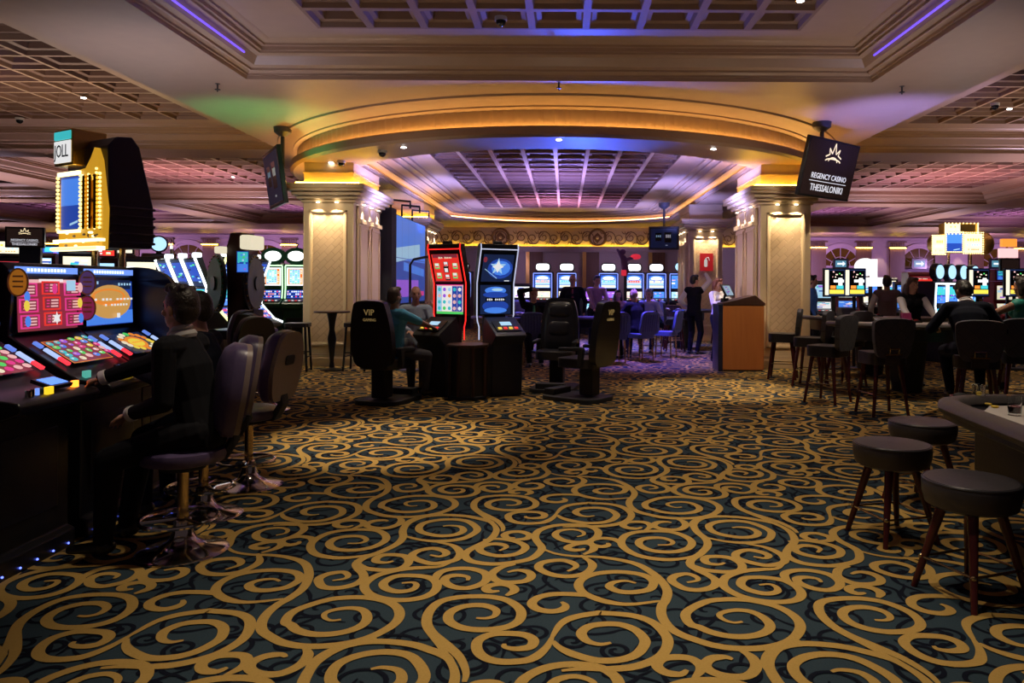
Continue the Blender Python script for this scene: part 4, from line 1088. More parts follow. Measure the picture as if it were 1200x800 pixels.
# ================================================================== GOLD ILLUMINATED SIGN ON TWO POSTS
def gold_sign():
    p = at(122, 230, 8.0)
    rz = atan2(-.5, .85)
    t = thing('slot_topper_sign', 'large gold illuminated sign with blue screen on two posts above left machines', 'sign', (p.x, p.y, 0), rz)
    M_pur = mat('purple_black_shell', (.020, .012, .048), .4, noise=.2)
    g = mat('bulb_gold', (.8, .5, .1), .25, .9, noise=.2)
    E_b = emis('bulb_warm', (1, .78, .25), 2.2); E_gold = emis('lit_gold', (1, .50, .03), .55); E_cream = emis('lit_cream', (1, .9, .5), 2)
    b = MB(); W = .42
    b.prism([(-.18, 1.86), (.27, 1.86), (.30, 1.95), (.29, 2.3), (.14, 2.92), (.06, 3.02), (-.10, 3.0), (-.18, 2.9)], -W + .04, W, 'x')
    for k in range(5): b.box(-W - .015, W + .015, -.17, .31, 1.90 + k * .09, 1.93 + k * .09)
    b.build('shell', M_pur, t, bevel=.015)
    f = MB(); f.prism([(-W, 1.84), (W, 1.84), (W + .02, 2.25), (W - .08, 2.75), (W - .15, 2.88), (W - .22, 2.78), (.1, 2.68), (-W + .05, 2.64), (-W, 2.3)], -.24, -.18, 'y', 0)
    f.box(-W - .02, W + .02, -.30, -.22, 1.83, 1.87, 1); f.box(-W - .02, W + .02, -.29, -.22, 1.92, 1.95, 1); f.box(-W + .02, .02, -.27, -.23, 2.62, 2.66, 1); f.box(-W + .02, .02, -.27, -.23, 2.02, 2.05, 1)
    for a, c in ((.13, 2.05), (.25, 2.05), (.34, 2.05)): f.box(a - .025, a + .025, -.275, -.23, c, c + .55, 2)
    rr = random.Random(4)
    for q in range(90):
        x, z = rr.uniform(-W + .03, W - .03), rr.uniform(1.98, 2.62)
        if x < .05: continue
        f.ell((x, -.24, z), (rr.uniform(.006, .018), .015, rr.uniform(.008, .03)), rr.choice((1, 2, 3, 3)), n=6, m=4)
    for q in range(16): f.ell((rr.uniform(-W + .03, W - .05), -.24, rr.uniform(1.88, 2.02)), (.03, .015, .014), rr.choice((1, 3)), n=6, m=4)
    f.build('gold_face', [E_gold, E_cream, g, M_brownwood], t)
    l = MB()
    for q in range(14):
        z = 2.06 + q * .042; l.ell((-W + .015, -.26, z), .018, n=6, m=4); l.ell((.045, -.26, z), .018, n=6, m=4); l.ell((.20, -.26, z), .014, n=6, m=4); l.ell((.345, -.26, z + .05), .014, n=6, m=4); l.ell((.39, -.25, z), .016, n=6, m=4)
    for q in range(22): l.ell((-W + q * .04, -.31, 1.85), .017, n=6, m=4)
    tag(l.build('bulbs', E_b, t), kind='stuff')
    screen(t, 'plain_blue', .40, .56, TR(-.17, -.245, 2.335), 3, EM_N)
    h = MB(); h.box(-.40, -.04, -.30, .05, 2.72, 3.10, 0); h.box(-.38, -.06, -.315, -.29, 2.75, 2.98, 1); h.box(-.38, -.06, -.315, -.29, 2.99, 3.08, 2); h.build('header_box', [g, EM_N[WHT], EM_N[TEA]], t, bevel=.01)
    text('JOLL', .19, mat('sign_ink', (.02, .03, .08), .5, noise=.1), t, (-.22, -.318, 2.865), name='lettering', sx=.7)
    q = MB()
    for x in (-.28, .26): q.cyl((x, .05, 0.02), (x, .05, 1.88), .03, n=12); q.cyl((x, .05, 0), (x, .05, .03), .14, n=16)
    q.build('post', M_brass, t)
gold_sign()

# ================================================================== CENTRE: the two tall machines on the carousel
def tower(label, loc, rz, trim, up, low, deck_m):
    t = thing('tower_slot_machine', label, 'slot machine', loc, rz)
    W = .57; h = W / 2
    pf = [(-.15, 2.06), (-.16, 2.00), (-.02, 1.52), (-.02, 1.08)]
    mb = MB(); mb.prism(pf + [(.07, 1.08), (.08, 1.5), (-.06, 2.06)], -h, h, 'x'); mb.build('screen_housing', M_black, t, bevel=.008)
    d = hypot(.14, .48); rx = -atan2(.14, .48)
    screen(t, up, W * .84, .40, TR(0, -.09 - .004, 1.73, -rx), 8, EM_N, 'upper_screen')
    screen(t, low, W * .84, .415, TR(0, -.024, 1.295), 9, EM_N, 'lower_screen')
    e = MB()
    for s in (-1, 1): e.tube([(s * (h - .005), a - .008, b) for a, b in pf] + [(s * (h - .02), -.01, 1.0), (s * (h - .05), -.0, .92), (s * (h - .05), .0, .74)], .0085, 6)
    e.tube([(-h, pf[1][0] - .008, 1.985), (h, pf[1][0] - .008, 1.985)], .008, 6); e.build('light_trim', trim, t)
    s = MB(); s.prism([(.05, 0), (.05, 1.1), (-.01, 1.1), (-.03, .90), (-.03, 0)], -h * .55, h * .55, 'x'); s.build('stand', M_matte, t, bevel=.005)
    c = MB(); c.prism([(-.10, 0), (-.10, .90), (-.16, 1.06), (-.30, .98), (-.50, .86), (-.54, .82), (-.42, .70), (-.40, 0)], -h * .80, h * .80, 'x'); c.build('console', deck_m, t, bevel=.01)
    k = MB(TR(0, -.36, .955, radians(-58))); k.box(-.18, .18, -.012, 0, -.14, .09, 0); k.box(-.08, .08, -.016, -.01, -.02, .06, 1)
    for i in range(4): k.box(-.15 + i * .08, -.10 + i * .08, -.022, -.01, -.11, -.07, 2 + i % 2)
    k.build('button_panel', [M_black, EM_N[SKY], EM_N[YEL], EM_N[RED]], t)
    cp = MB(); cp.box(-.06, .06, -.12, -.04, 2.06, 2.10); cp.build('camera_bump', M_matte, t, bevel=.01)
    return t
tower('tall slot machine with red card screen and red light trim', (-1.585, 10.45, 0), -radians(30), emis('trim_red', (1, .02, .015), 1.6), 'red_cards', 'reels', M_matte)
tower('tall slot machine with blue burst screens and white light trim', (-.975, 10.45, 0), radians(30), emis('trim_white', (.7, .75, 1), .75), 'blue_burst', 'blue_rock', M_navy)
t = thing('carousel_pedestal', 'octagonal dark wood pedestal table between the two tall machines', 'table', (-1.275, 9.92, 0))
M_ch = wood('dark_cherry_b', (.035, .012, .008), (.075, .03, .018))
oct_ = lambda r: [(r * cos(pi / 8 + pi * i / 4), r * sin(pi / 8 + pi * i / 4)) for i in range(8)]
m = MB(); m.prism(oct_(.24), .05, .68, 'z'); m.build('body', M_black, t)
m = MB(); m.prism(oct_(.29), .68, .72, 'z'); m.build('top', M_ch, t, bevel=.01)
m = MB(); m.prism(oct_(.27), 0, .05, 'z'); m.build('base', M_matte, t, bevel=.01)
for i in range(8):
    a = pi / 8 + pi * i / 4; m = MB(); m.cyl((.245 * cos(a), .245 * sin(a), .05), (.245 * cos(a), .245 * sin(a), .68), .022, n=8); m.build('corner_post', M_ch, t)
# ================================================================== SEATS
M_vinP = mat('purple_vinyl', (.085, .060, .135), .35, noise=.15, nscale=40, bump=.1)
M_vinT = mat('taupe_vinyl', (.23, .17, .16), .45, noise=.1, nscale=40)
M_vinB = mat('black_vinyl', (.016, .016, .022), .35, noise=.2, nscale=40, bump=.1)
M_vinG = mat('grey_black_leather', (.045, .040, .046), .38, noise=.15, nscale=40, bump=.1)
M_mahog = mat('mahogany_leg', (.07, .012, .012), .25, noise=.3, nscale=15)

def padded(mb, outline, y0, y1, mi=0, puff=.03):
    """cushion with rounded front: outline in x,z; front at y0 bulges by puff"""
    cx = sum(p[0] for p in outline) / len(outline); cz = sum(p[1] for p in outline) / len(outline)
    rings = [(1.0, y1), (1.0, y0 + .01), (.97, y0), (.85, y0 - puff * .6), (.55, y0 - puff * .95), (.1, y0 - puff)]
    n = len(outline); vs = []; fs = []
    for k, y in rings: vs += [(cx + (p[0] - cx) * k, y, cz + (p[1] - cz) * k) for p in outline]
    for r in range(len(rings) - 1):
        for i in range(n): fs.append((r * n + i, r * n + (i + 1) % n, (r + 1) * n + (i + 1) % n, (r + 1) * n + i))
    fs += [tuple(range(n)), tuple(range((len(rings) - 1) * n, len(rings) * n))[::-1]]
    mb.add(vs, fs, mi)
def smooth_loop(pts, k=4):
    out = []; n = len(pts)
    for i in range(n):
        p0, p1, p2, p3 = [Vector(pts[(i + j) % n]) for j in (-1, 0, 1, 2)]
        for j in range(k):
            t = j / k; q = 0.5 * ((2 * p1) + (p2 - p0) * t + (2 * p0 - 5 * p1 + 4 * p2 - p3) * t * t + (3 * p1 - p0 - 3 * p2 + p3) * t ** 3); out.append((q.x, q.y))
    return out
BACK = smooth_loop([(-.16, .66), (0, .645), (.16, .66), (.215, .80), (.22, .94), (.17, 1.10), (.10, 1.155), (0, 1.165), (-.10, 1.155), (-.17, 1.10), (-.22, .94), (-.215, .80)])
def slot_stool(label, loc, rz, group='purple slot stools', M=None, T=None):
    """swivel stool, seated person faces local -y, backrest at +y"""
    t = thing('slot_stool', label, 'stool', loc, rz, group); M = M or M_vinP; T = T or M_vinT
    b = MB(); b.M = Matrix.Translation((0, .20, .62)) @ Matrix.Rotation(radians(-9), 4, 'X') @ Matrix.Translation((0, 0, -.62)); padded(b, BACK, -.03, .035, 0, .06); b.build('backrest', M, t)
    b = MB(); b.M = Matrix.Translation((0, .235, .62)) @ Matrix.Rotation(radians(-9), 4, 'X') @ Matrix.Translation((0, 0, -.62))
    sh_ = [(p[0] * .97, .91 + (p[1] - .91) * .97) for p in BACK]; vs = b; b.prism(sh_, 0, .03, 'y'); b.build('back_shell', T, t, bevel=.012)
    b = MB(); b.M = Matrix.Translation((0, .235, .62)) @ Matrix.Rotation(radians(-9), 4, 'X') @ Matrix.Translation((0, 0, -.62)); b.prism(rrect(.13, .07, .02, 3, 0, .95), .028, .036, 'y'); b.build('grip_slot', M_matte, t)
    s = MB(); s.lathe([(.0, .50), (.16, .50), (.215, .515), (.225, .545), (.215, .575), (.17, .592), (.08, .60), (0, .602)], n=28); s.build('seat', M, t)
    k = MB(); k.prism([(.12, .49), (.22, .50), (.29, .62), (.27, .72), (.25, .72), (.25, .63), (.19, .53), (.12, .52)], -.05, .05, 'x'); k.cyl((0, 0, .47), (0, 0, .505), .12, n=16); k.build('bracket', M_matte, t, bevel=.005)
    p = MB(); p.cyl((0, 0, .10), (0, 0, .49), .030, n=16); p.build('pole', M_brass, t)
    f = MB(); f.tube([(.20 * cos(2 * pi * i / 28), .20 * sin(2 * pi * i / 28) - .02, .195) for i in range(28)], .012, 8, closed=True)
    for a in (0.5, 2.6, 4.7): f.cyl((0, 0, .195), (.20 * cos(a), .20 * sin(a) - .02, .195), .010, n=8)
    f.build('foot_ring', M_chrome, t)
    d = MB(); d.lathe([(0, .0), (.235, .0), (.24, .012), (.22, .024), (.13, .040), (.075, .075), (.055, .12), (.045, .19), (.03, .20), (0, .20)], n=32); d.build('base', M_chrome, t)
    return t
for lab, x, y, rz in (('purple slot stool carrying the dark-suited man, nearest the camera', -2.12, 4.18, -pi / 2 + .50), ('purple slot stool between the man and the empty third stool', -2.32, 4.835, -pi / 2 + .45), ('empty purple slot stool turned to show its taupe back, third from the camera', -2.33, 5.55, -pi / 2 - .12)):
    slot_stool(lab, (x, y, 0), rz)
for lab, u, Y, rz in (('dark purple slot stool with a pale tag, in front of the wheel machine', 316, 8.9, 2.6), ('purple slot stool half seen above the suited man', 282, 8.0, -2.2), ('dark slot stool beside the curved machines', 266, 9.8, -1.9)):
    p = at(u, 380, Y); slot_stool(lab, (p.x, Y, 0), rz, 'purple slot stools', M_vinP, M_vinB)
p = at(311, 371, 8.9); t = thing('price_tag', 'small pale card tag on top of a dark purple stool back', 'tag', (p.x, 8.70, 0)); b = MB(); b.box(-.055, .055, 0, .01, 1.12, 1.20); b.build('card', mat('tag_card', (.45, .45, .6), .6, noise=.1), t)
for k in range(5): pass

# ---- VIP gaming chairs
VB = smooth_loop([(-.21, .50), (0, .48), (.21, .50), (.275, .66), (.275, .95), (.225, 1.22), (.17, 1.30), (0, 1.315), (-.17, 1.30), (-.225, 1.22), (-.275, .95), (-.275, .66)])
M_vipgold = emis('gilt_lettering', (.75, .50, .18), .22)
def vip_chair(label, loc, rz, lettering=True):
    t = thing('gaming_chair', label, 'chair', loc, rz, 'high-backed black gaming chairs')
    TB = Matrix.Translation((0, .22, .5)) @ Matrix.Rotation(radians(-7), 4, 'X') @ Matrix.Translation((0, 0, -.5))
    b = MB(TB); b.prism(VB, .0, .10, 'y'); b.build('back_shell', M_black, t, bevel=.03, seg=3)
    b = MB(TB); padded(b, [(p[0] * .85, .9 + (p[1] - .9) * .9) for p in VB], .0, .03, 0, .05)
    for z, h_ in ((1.12, .11), (.86, .12)): padded(b, rrect(.36, h_ * 2, .07, 4, 0, z), -.02, .01, 0, .05)
    b.build('backrest', M_vinB, t)
    s = MB(); s.M = Matrix.Translation((0, 0, .50)) @ Matrix.Rotation(pi / 2, 4, 'X'); padded(s, rrect(.54, .52, .12, 5, 0, .0), .0, .0, 0, .0) if False else None
    s.M = Matrix(); s.prism(rrect(.54, .54, .12, 5, 0, -.02), .44, .56, 'z'); s.build('seat', M_vinB, t, bevel=.035, seg=3)
    for q in (-1, 1):
        a = MB(); a.prism([(-.20, .70), (.16, .72), (.18, .69), (.14, .46), (.08, .46), (.10, .66), (-.20, .66)], q * .29 - .03, q * .29 + .03, 'x'); a.build('armrest', M_matte, t, bevel=.012)
    p = MB(); p.box(-.10, .10, -.02, .18, .08, .44); p.build('pedestal', M_matte, t, bevel=.015)
    f = MB(); f.prism(rrect(.62, .85, .16, 5, 0, -.10), 0, .06, 'z'); f.box(-.20, .20, -.50, -.34, .06, .14); f.build('base', M_matte, t, bevel=.012)
    if lettering:
        M_ = TB @ Vector((0, .104, 1.17)); text('VIP', .105, M_vipgold, t, M_, (pi / 2 + radians(7), 0, pi), name='lettering'); M_ = TB @ Vector((0, .104, 1.08))
        text('GAMING', .05, M_vipgold, t, M_, (pi / 2 + radians(7), 0, pi), name='lettering', sx=.9)
    return t
# local: sitter faces -y; to face (+.5,+.87) rotate by pi-30deg
vip_chair('high black gaming chair with gold letters, holding the man in the blue polo shirt', (-2.27, 9.52, 0), pi - radians(16))
vip_chair('high black gaming chair facing the camera, empty, right of the tall machines', (-.12, 10.85, 0), -radians(10))
vip_chair('high black gaming chair seen from behind at right, gold letters on its back', (.26, 9.80, 0), pi + radians(56))

# ---- round padded bar stools, foreground right
def bar_stool(label, loc, rz, rad=.222, h_=.566):
    t = thing('bar_stool', label, 'stool', loc, rz, 'round padded stools at the foreground table')
    s = MB(); r = rad; s.lathe([(0, h_ - .135), (r * .80, h_ - .135), (r * .93, h_ - .12), (r * .99, h_ - .07), (r, h_ - .03), (r * .985, h_ - .012), (r * .93, h_), (r * .5, h_ + .006), (0, h_ + .008)], n=36); s.build('seat', M_vinG, t)
    w = MB(); w.tube([(r * .975 * cos(2 * pi * i / 36), r * .975 * sin(2 * pi * i / 36), h_ - .008) for i in range(36)], .006, 6, closed=True); w.build('piping', M_vinB, t)
    pts = []
    for i in range(4):
        a = pi / 4 + pi / 2 * i; d = Vector((cos(a), sin(a), 0)); l = MB()
        top, bot = d * (r * .55) + Vector((0, 0, h_ - .13)), d * (r * 1.13)
        l.cyl(bot, top, .015, .026, n=10); l.build('leg', M_mahog, t)
        pts.append(bot.lerp(top, .36) + d * .014)
    f = MB()
    for i in range(4): f.cyl(pts[i], pts[(i + 1) % 4], .007, n=8); f.ell(pts[i], .014, n=8, m=6)
    f.build('foot_rail', M_brass, t)
    return t
bar_stool('round padded stool with red-brown legs, left one at the foreground table', (1.965, 4.50, 0), .25)
bar_stool('round padded stool nearest the camera at right picture edge', (1.985, 3.66, 0), .35)
bar_stool('round padded stool farthest of three, tucked by table corner', (2.50, 5.24, 0), .5)

# ---- quilted high chairs at the card tables
M_qc = quilt('quilted_vinyl', (.075, .078, .095), (.025, .026, .034), 'X', 6.5, .5, .06, False)
QB = smooth_loop([(-.17, .70), (0, .69), (.17, .70), (.225, .85), (.245, 1.02), (.22, 1.12), (0, 1.145), (-.22, 1.12), (-.245, 1.02), (-.225, .85)])
def table_chair(label, loc, rz, group='quilted high chairs at the card tables', handle=True):
    t = thing('quilted_high_chair', label, 'chair', loc, rz, group)
    TB = Matrix.Translation((0, .20, .7)) @ Matrix.Rotation(radians(-6), 4, 'X') @ Matrix.Translation((0, 0, -.7))
    b = MB(TB); b.prism(QB, -.01, .055, 'y'); b.build('backrest', M_qc, t, bevel=.018, seg=3)
    s = MB(); s.prism(rrect(.46, .44, .12, 5), .60, .74, 'z'); s.build('seat', M_vinB, t, bevel=.04, seg=3)
    if handle:
        h_ = MB(TB); h_.box(-.10, .10, .05, .075, .725, .74); h_.tube([(-.055, .07, .74), (-.055, .075, .80), (.055, .075, .80), (.055, .07, .74)], .008, 6); h_.build('handle', M_brass, t)
        h_ = MB(TB); h_.box(-.085, .085, .03, .055, .62, .725); h_.build('back_tab', M_vinG, t)
    pts = []
    for i in range(4):
        a = pi / 4 + pi / 2 * i; d = Vector((cos(a), sin(a), 0)); l = MB(); top, bot = d * .20 + Vector((0, 0, .61)), d * .30
        l.cyl(bot, top, .018, .028, n=8); l.build('leg', M_mahog, t); pts.append(bot.lerp(top, .42) + d * .012)
    f = MB()
    for i in range(4): f.cyl(pts[i], pts[(i + 1) % 4], .008, n=6)
    f.build('foot_rail', M_brass, t)
    return t
def gp(u, v): return atz(u, v, 0)
for lab, x, y, rz in (('quilted high chair with gold handle, left of the suited man', 3.74, 8.85, pi + .1), ('quilted high chair turned aside, left of the gold-handled one', 3.42, 9.75, pi + .75),
                      ('quilted high chair under the woman in the green dress', 5.45, 9.0, pi - .3),
                      ('quilted high chair nearest the right column', 3.55, 12.2, pi + 1.2), ('quilted high chair second from the right column', 3.70, 11.3, pi + 1.0), ('quilted high chair third from the right column, seen side on', 4.25, 11.35, pi + .6)):
    table_chair(lab, (x, y, 0), rz, 'quilted high chairs at the card tables', 'gold handle' in lab)

# ================================================================== TABLES
M_felt = mat('grey_felt', (.42, .37, .36), .9, noise=.1, nscale=50); M_feltW = mat('white_table_cloth', (.55, .50, .48), .8, noise=.05, nscale=50); M_feltB = mat('blue_felt', (.05, .07, .20), .9, noise=.1, nscale=50)
M_rail = mat('grey_rail_leather', (.075, .066, .066), .42, noise=.15, nscale=30, bump=.1)
# foreground table at right
t = thing('card_table', 'card table with padded grey rail and white layout, right foreground', 'table', (0, 0, 0))
ol = [(2.10, 2.6)] + [(2.17 + .02 * i, 3.2 + i * .22) for i in range(6)] + [(2.30, 4.55), (2.36, 4.68), (2.50, 4.76), (2.70, 4.80), (3.6, 4.84), (3.6, 2.6)]
m = MB(); m.prism(ol, .70, .76, 'z', 0); m.build('table_top', M_black, t, bevel=.01)
m = MB(); m.tube([(p[0] + .03, p[1] - .03, .775) for p in ol[:-1]], [.075] * 12, 12, 0, False, .62); m.build('padded_rail', M_rail, t)
inn = [(p[0] + .17, p[1] - .13) for p in ol[:8]] + [(2.62, 4.62), (3.6, 4.66), (3.6, 2.6)]
m = MB(); m.prism(inn, .758, .772, 'z'); m.build('layout', M_feltW, t)
m = MB(); m.prism([(2.30, 2.8), (2.42, 4.45), (3.5, 4.5), (3.5, 2.8)], .40, .70, 'z'); m.build('apron', M_vinB, t, bevel=.03)
for q in ((2.75, 3.3), (2.75, 4.3), (3.4, 4.3)): m = MB(); m.cyl((*q, 0), (*q, .41), .07, .12, n=14); m.build('leg', M_mahog, t)
M_glass = mat('clear_glass', (.92, .95, .95), .03, trans=1.0); M_redl = mat('red_drink', (.25, .008, .02), .15, noise=.2); M_lem = mat('lemon', (.75, .52, .04), .5, noise=.15)
def glass(label, u, v, z, Y, drink):
    p = atz(u, v, z); t = thing('drinking_glass', label, 'glass', (p.x, p.y, z), 0, None)
    m = MB(); m.lathe([(0, .0), (.034, .0), (.040, .11), (.0375, .11), (.032, .012), (0, .012)], n=20); m.build('tumbler', M_glass, t)
    m = MB()
    if drink == 'red': m.lathe([(0, .013), (.031, .013), (.034, .05), (0, .05)], n=20); m.build('drink', M_redl, t)
    else: m.ell((.0, 0, .03), (.024, .012, .022)); m.ell((.008, .01, .05), (.02, .01, .018)); m.build('lemon_slice', M_lem, t)
glass('tumbler with lemon slices on the white layout of the foreground table', 1147, 471, .775, 4, 'lemon')
glass('tumbler with red drink on the foreground table by right picture edge', 1189, 486, .775, 4, 'red')
p = atz(1125, 470, .775); t = thing('ashtray_bowl', 'small dark red bowl on the foreground table left of the lemon glass', 'bowl', (p.x, p.y, .775)); m = MB(); m.lathe([(0, 0), (.05, 0), (.062, .035), (.055, .035), (.045, .01), (0, .01)], n=20); m.build('bowl', mat('dark_red_lacquer', (.15, .015, .03), .3, noise=.2), t)
m = MB(); m.ell((0, 0, .035), (.04, .04, .02)); m.build('contents', M_matte, t)
for i, (u, v) in enumerate(((1158, 474), (1166, 477))):
    p = atz(u, v, .775); m = MB(); m.lathe([(0, 0), (.02, 0), (.022, .006), (.018, .01), (0, .01)], n=12); o = m.build('snack_dish', M_lem, None, (p.x, p.y, .775)); tag(o, ('small yellow dish beside the lemon glass', 'small yellow dish between the two tumblers')[i], 'dish')

def felt_table(label, c, w, d, h_, felt, rz=0, group='card tables', name='card_table'):
    t = thing(name, label, 'table', (c[0], c[1], 0), rz, group)
    n = 20; ol = [(w / 2 * cos(pi + pi * i / n), -.1 + (d * .75) * sin(pi + pi * i / n)) for i in range(n + 1)] + [(w / 2, d * .25), (-w / 2, d * .25)]
    m = MB(); m.prism([(p[0] * .93, p[1] * .93) for p in ol], h_ - .02, h_ + .004, 'z'); m.build('layout', felt, t)
    m = MB(); m.tube([(p[0], p[1], h_) for p in ol[:n + 1]], .055, 10, flat=.7); m.build('padded_rail', M_rail, t)
    m = MB(); m.prism([(p[0] * .8, p[1] * .75) for p in ol], h_ - .22, h_ - .02, 'z'); m.build('apron', M_vinB, t, bevel=.02)
    m = MB(); m.cyl((0, 0, 0), (0, 0, h_ - .2), .20, .28, n=16); m.build('pedestal', M_matte, t)
    m = MB(); m.box(-.25, .25, d * .05, d * .2, h_, h_ + .03); 
    for i in range(6): m.cyl((-.2 + i * .08, d * .12, h_ + .03), (-.2 + i * .08, d * .12, h_ + .05), .03, n=10, mi=1 + i % 2)
    m.build('chip_tray', [M_black, M_feltW, mat('chip_red', (.4, .03, .03), .4, noise=.1)], t)
    return t
felt_table('grey-topped card table in front of the suited man', (4.9, 10.75), 2.3, 1.2, .98, M_felt)
felt_table('grey-topped card table left of the suited man, near the column', (5.25, 12.9), 2.4, 1.3, .98, M_felt)
felt_table('blue-lit card table with people seated round it, inside the rotunda', (.88, 16.4), 1.9, 1.0, .82, M_feltB)
felt_table('card table in shadow behind the empty gaming chair', (-.95, 15.75), 1.9, 1.2, .82, M_feltB)
felt_table('dark gaming console table behind the waiter', (2.85, 18.2), 1.2, .8, .90, M_feltB, 1.3)
# small objects on the right hand tables
for lab, u, v, Y, c, nm, sz in (('black card shoe on the grey table near the column', 992, 366, 12.5, M_matte, 'card_shoe', (.22, .16, .16)), ('small magenta card holder on the grey table', 1062, 372, 10.6, mat('magenta_holder', (.25, .02, .10), .4, noise=.1), 'card_holder', (.13, .05, .15)), ('white card rest on grey table', 1033, 374, 11.9, M_white, 'card_rest', (.30, .2, .02)), ('black card shoe in front of the suited dealer', 1128, 372, 10.3, M_matte, 'card_shoe', (.24, .16, .14))):
    p = at(u, v, Y); m = MB(); m.prism([(-sz[1], 0), (sz[1], 0), (sz[1], sz[2]), (-sz[1] * .3, sz[2])], -sz[0] / 2, sz[0] / 2, 'x'); o = m.build(nm, c, None, (p.x, Y, .985), bevel=.008); tag(o, lab, 'card box')

# ---- highboy table and bar stools by the left column
def high_table(label, u, Y):
    p = at(u, 400, Y); t = thing('highboy_table', label, 'table', (p.x, Y, 0))
    m = MB(); m.lathe([(0, 1.00), (.30, 1.00), (.31, 1.015), (.30, 1.03), (0, 1.03)], n=28); m.build('top', M_ch, t)
    m = MB(); m.lathe([(0, .04), (.05, .04), (.035, .15), (.05, .35), (.075, .55), (.045, .72), (.06, .85), (.09, 1.0), (0, 1.0)], n=16); m.build('stem', M_black, t)
    m = MB(); m.lathe([(0, 0), (.20, 0), (.20, .02), (.06, .05), (0, .05)], n=20); m.build('base', M_black, t)
high_table('dark round high table on a turned stem, against the left column', 389, 13.05)
def tall_stool(label, u, Y, rz):
    p = at(u, 400, Y); t = thing('tall_stool', label, 'stool', (p.x, Y, 0), rz, 'backless stools by the left column')
    m = MB(); m.prism(rrect(.40, .36, .06, 3), .76, .83, 'z'); m.build('seat', M_vinG, t, bevel=.02)
    for a, b in ((-1, -1), (1, -1), (1, 1), (-1, 1)): m = MB(); m.cyl((a * .19, b * .17, 0), (a * .15, b * .13, .77), .02, n=8); m.build('leg', M_matte, t)
    m = MB()
    for a in (-1, 1): m.cyl((a * .18, -.16, .25), (a * .18, .16, .25), .012, n=6); m.cyl((-.18, a * .16, .32), (.18, a * .16, .32), .012, n=6)
    m.build('stretcher', M_matte, t)
tall_stool('dark backless stool left of the high table', 349, 12.9, .1); tall_stool('dark backless stool right of the high table', 419, 13.05, -.1)

# ---- host lectern and its monitor
M_lect = wood('orange_cherry', (.44, .135, .03), (.56, .20, .05), 2)
t = thing('host_lectern', 'orange-brown wooden lectern beside the right column', 'lectern', (3.13, 13.42, 0))
m = MB(); m.box(-.36, .36, -.28, .22, .03, 1.16); m.build('body', M_lect, t, bevel=.008)
m = MB(); m.box(-.44, -.36, -.27, .24, 0, 1.18); m.build('side_panel', M_navy, t, bevel=.006)
m = MB(); m.prism([(-.36, 1.16), (.38, 1.16), (.38, 1.20), (.20, 1.34), (-.36, 1.20)], -.29, .24, 'y'); m.build('top', M_ch, t, bevel=.006)
m = MB(); m.box(-.34, .34, -.27, .2, 0, .03); m.build('base', M_matte, t)
t = thing('tilted_monitor', 'small tilted monitor standing on the lectern', 'monitor', (2.92, 13.50, 1.28), .9)
m = MB(TR(0, 0, .14, radians(-28))); m.box(-.16, .16, -.012, .02, -.12, .12); m.build('housing', M_black, t, bevel=.006)
screen(t, 'chaos', .28, .20, TR(0, -.016, .14, radians(-28)), 4, emlist(.35, 'dim')); m = MB(); m.cyl((0, .06, 0), (0, .03, .12), .02); m.lathe([(0, -.07), (.08, -.07), (.07, 0), (0, 0)], (0, .05), 14); m.build('stand', M_matte, t)

EM_DIM = emlist(.22, 'faint')
# ---- television displays
M_tv = mat('tv_black_plastic', (.010, .010, .012), .35, noise=.1)
M_tvs = mat('tv_screen_dark', (.012, .008, .010), .12, noise=.1, emit=(.05, .025, .02), es=.25)
E_logo = emis('logo_gold', (1, .80, .48), 1.0); E_wht = emis('logo_white', (.85, .85, .95), .85)
def crown(parent, c, r, m, y=-.012):
    mb = MB(); cx, cz = c
    def rib(pts, w):
        Lf, Rt = ribbon(pts, w, 4, (1, .8)); n = len(Lf)
        mb.add([(cx + p.x * r, y, cz + p.y * r) for p in Lf] + [(cx + p.x * r, y, cz + p.y * r) for p in Rt], [(i, i + 1, n + i + 1, n + i) for i in range(n - 1)])
    sp = [(-1, .12), (-.66, .72), (0, 1.1), (.66, .72), (1, .12)]; vl = [(-.52, .30), (-.24, .36), (.24, .36), (.52, .30)]
    zig = [sp[0], vl[0], sp[1], vl[1], sp[2], vl[2], sp[3], vl[3], sp[4]]
    for a, b in zip(zig[:-1], zig[1:]): rib([a, b], .10)
    for k, (rx, rz_) in enumerate(((.95, .20), (.55, .28))): rib([(rx * cos(pi * i / 12), -.18 + rz_ * sin(pi * i / 12)) for i in range(13)], .10)
    mb.build('crown_logo', m, parent, recalc=False)
